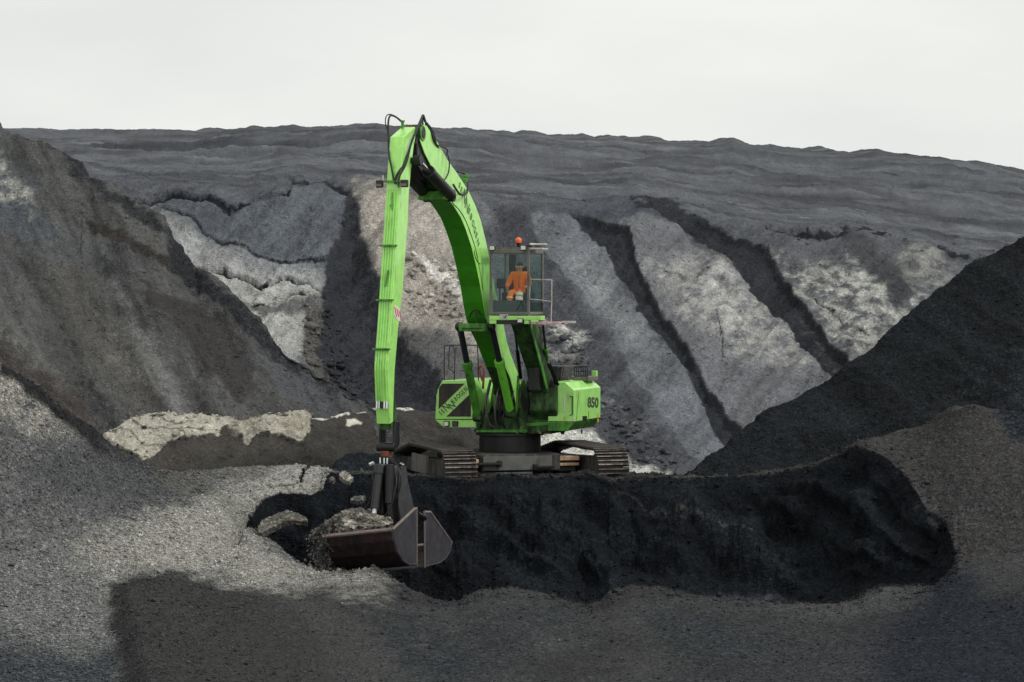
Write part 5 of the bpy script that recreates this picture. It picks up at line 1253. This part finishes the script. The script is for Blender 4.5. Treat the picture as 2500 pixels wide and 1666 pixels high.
# crust breaking off over the left end of the grab
ck = rock_mesh('slag_lump', MROT @ GP(-.98, -.75, -.30) + MC, (.26, .3, .34), 21, SOIL, None, 5, .8, (78, 77, 74)); tag(ck, 'dark crumbling lump spilling over the left end of the grab', 'slag lump', 'lumps spilling from the grab')
ck = rock_mesh('slag_lump', MROT @ GP(-1.32, -.62, -.18) + MC, (.16, .2, .13), 9, SOIL, None, 5, .8, (104, 100, 96)); tag(ck, 'pale loose lump just left of the grab', 'slag lump', 'lumps spilling from the grab')
rs = np.random.RandomState(5); vs = []; fs = []
for i in range(420):
    t = rs.rand() ** .8; c_ = np.array(MROT @ GP(-1.15 + rs.normal(0, .12) - .1 * (1 - t), -.8 + rs.normal(0, .16), -.15 - t * 1.0) + MC); q_ = .013 * math.exp(rs.normal(0, .55))
    b_ = len(vs)
    for d_ in ((1, 0, 0), (-1, 0, 0), (0, 1, 0), (0, -1, 0), (0, 0, 1.2), (0, 0, -1.2)): vs.append(c_ + np.array(d_) * q_ * rs.uniform(.6, 1.4) + rs.normal(0, q_ * .25, 3))
    fs += [(b_ + p, b_ + q, b_ + r_) for p, q, r_ in ((0, 2, 4), (2, 1, 4), (1, 3, 4), (3, 0, 4), (2, 0, 5), (1, 2, 5), (3, 1, 5), (0, 3, 5))]
db = MB().add(vs, fs).build('falling_debris', plain('slag_crumbs', (112, 108, 102), .9, var=.6, scale=30), None); db['kind'] = 'stuff'; db['label'] = 'crumbs of slag falling from the left end of the grab'; db['category'] = 'debris'

ck = rock_mesh('slag_lump', MROT @ GP(-.75, -1.0, -1.16) + MC, (.5, .4, .2), 33, SOIL, None, 5, .7, (44, 45, 47)); tag(ck, 'low dark heap of fallen fines under the left corner of the grab', 'slag lump', 'lumps spilling from the grab')
# ================================================================== THE DRIVER
def skin_body(name, joints, bones, mat, parent=None, sub=2, root=0):
    me = bpy.data.meshes.new(name); me.from_pydata([j[0] for j in joints], bones, []); o = bpy.data.objects.new(name, me); COL.objects.link(o)
    sk = o.modifiers.new('skin', 'SKIN'); sk.use_smooth_shade = True
    for i, j in enumerate(joints):
        r = j[1]; me.skin_vertices[0].data[i].radius = (r, r) if isinstance(r, float) else r
    me.skin_vertices[0].data[root].use_root = True
    s = o.modifiers.new('sub', 'SUBSURF'); s.levels = s.render_levels = sub
    ev = bpy.data.meshes.new_from_object(o.evaluated_get(bpy.context.evaluated_depsgraph_get()))
    bpy.data.objects.remove(o); ev.name = name; ev.materials.clear(); ev.materials.append(mat)
    q = bpy.data.objects.new(name, ev); COL.objects.link(q)
    if parent: q.parent = parent
    return q
PER = empty('person', MROT @ L(.95, 2.2, 4.7) + MC, -PHI)
tag(PER, 'driver in an orange jacket sitting in the raised cab with his hands on the levers', 'person')
def D(a, b, z): return L(a - .95, b - 2.2, z - 4.7)
hd = (.955, 2.27, 5.41)
J = [(D(.95, 2.17, 4.74), (.15, .12)), (D(.95, 2.17, 4.95), (.14, .10)), (D(.95, 2.18, 5.14), (.16, .10)), (D(.95, 2.2, 5.26), (.06, .06)), (D(.953, 2.23, 5.33), (.052, .055)), (D(.957, 2.26, 5.38), (.088, .098)), (D(.957, 2.26, 5.44), (.075, .085)),
     (D(.76, 2.19, 5.225), (.065, .065)), (D(.68, 2.3, 4.98), (.05, .05)), (D(.67, 2.50, 4.92), (.036, .036)),
     (D(1.14, 2.19, 5.225), (.065, .065)), (D(1.22, 2.3, 4.98), (.05, .05)), (D(1.22, 2.50, 4.92), (.036, .036)),
     (D(.85, 2.25, 4.76), (.09, .09)), (D(.83, 2.58, 4.80), (.07, .07)), (D(.84, 2.68, 4.40), (.05, .05)), (D(.84, 2.80, 4.35), (.045, .035)),
     (D(1.05, 2.25, 4.76), (.09, .09)), (D(1.06, 2.58, 4.80), (.07, .07)), (D(1.06, 2.68, 4.40), (.05, .05)), (D(1.06, 2.80, 4.35), (.045, .035))]
Bn = [(0, 1), (1, 2), (2, 3), (3, 4), (4, 5), (5, 6), (2, 7), (7, 8), (8, 9), (2, 10), (10, 11), (11, 12), (0, 13), (13, 14), (14, 15), (15, 16), (0, 17), (17, 18), (18, 19), (19, 20)]
for k_, s_ in ((9, -1), (12, 1)):                           # a palm, a thumb and four fingers curled round the lever
    w_ = J[k_][0]; pi_ = len(J); J.append((w_ + Vector((0, -.06, .01)), (.032, .018))); Bn.append((k_, pi_))
    for f in range(4):
        base_ = w_ + Vector((-.028 + f * .018, -.10, .015)); a = len(J)
        J.append((base_, .0095)); J.append((base_ + Vector((0, -.028 + .004 * abs(f - 1.3), -.012)), .0088)); J.append((base_ + Vector((0, -.026, -.038)), .008))
        Bn += [(pi_, a), (a, a + 1), (a + 1, a + 2)]
    a = len(J); J.append((w_ + Vector((-s_ * .035, -.065, .02)), .011)); J.append((w_ + Vector((-s_ * .04, -.1, .02)), .0095)); Bn += [(pi_, a), (a, a + 1)]
body = skin_body('body', J, Bn, SKIN, PER)
# face: nose, eyes, mouth; hair and ears
hc = D(.957, 2.265, 5.40)
MB().hexa([hc + Vector(p) for p in ((-.013, -.085, -.03), (.013, -.085, -.03), (.013, -.132, -.025), (-.013, -.132, -.025), (-.007, -.085, .025), (.007, -.085, .025), (.005, -.108, .02), (-.005, -.108, .02))]).build('nose', SKIN, PER, .004, True)
for s_ in (-1, 1):
    MB().cyl(hc + Vector((s_ * .03, -.104, .02)), hc + Vector((s_ * .03, -.08, .02)), .012, 10).build('eye', HAIR, PER)
    MB().box(0, 0, 0, 0, 0, 0)
    MB().hexa([hc + Vector((s_ * .085 + x, y, z)) for z in (-.025, .03) for x, y in ((-.01, -.02), (.01, -.02), (.01, .01), (-.01, .01))]).build('ear', SKIN, PER, .006, True)
MB().hexa([hc + Vector(p) for p in ((-.025, -.106, -.055), (.025, -.106, -.055), (.025, -.085, -.055), (-.025, -.085, -.055), (-.025, -.107, -.047), (.025, -.107, -.047), (.025, -.085, -.047), (-.025, -.085, -.047))]).build('mouth', plain('lips', (110, 60, 52), .6), PER)
skin_body('hair', [(hc + Vector((0, .06, .0)), (.075, .05)), (hc + Vector((0, .045, .06)), (.082, .07)), (hc + Vector((0, .0, .09)), (.066, .045))], [(0, 1), (1, 2)], HAIR, PER)
jr = [(J[i][0], tuple(r * 1.18 + .008 for r in J[i][1])) for i in (0, 1, 2)] + [(D(.952, 2.2, 5.285), (.078, .07))]
ar = []
jk = jr + [(J[7][0], (.085, .085)), (J[8][0], (.066, .066)), (J[9][0] + Vector((0, .05, .006)), (.05, .05)), (J[10][0], (.085, .085)), (J[11][0], (.066, .066)), (J[12][0] + Vector((0, .05, .006)), (.05, .05))]
skin_body('jacket', jk, [(0, 1), (1, 2), (2, 3), (2, 4), (4, 5), (5, 6), (2, 7), (7, 8), (8, 9)], ORANGE, PER)
MB().tube([D(.955, 2.31, 5.2), D(.958, 2.315, 5.0), D(.958, 2.315, 4.82)], .006, 5, 3).build('zip', BLACK, PER)
WORKG = plain('grey_work_trousers', (96, 104, 104), .85)
tj = [(J[0][0], (.168, .135)), (J[13][0], (.108, .105)), (J[14][0], (.085, .085)), (J[15][0], (.066, .066)), (J[17][0], (.108, .105)), (J[18][0], (.085, .085)), (J[19][0], (.066, .066))]
skin_body('trousers', tj, [(0, 1), (1, 2), (2, 3), (0, 4), (4, 5), (5, 6)], ORANGE, PER)
for k0, k1 in ((14, 15), (18, 19)):
    a_, b_ = J[k0][0], J[k1][0]
    for t0, t1, m in (((.02, .20, 'w'), (.28, .48, 'w')) if k0 == 18 else ((.3, .38, 'w'),)):
        if m == 'w' : MB().cyl(a_.lerp(b_, t0), a_.lerp(b_, t1), .094, 18, .088).build('reflective_band', STICKER, PER, 0, True)
for k1, k2 in ((15, 16), (19, 20)):
    skin_body('boot', [(J[k1][0], (.056, .056)), (J[k1][0] + Vector((0, -.03, -.05)), (.056, .05)), (J[k2][0] + Vector((0, -.03, 0)), (.045, .035))], [(0, 1), (1, 2)], BLACK, PER)
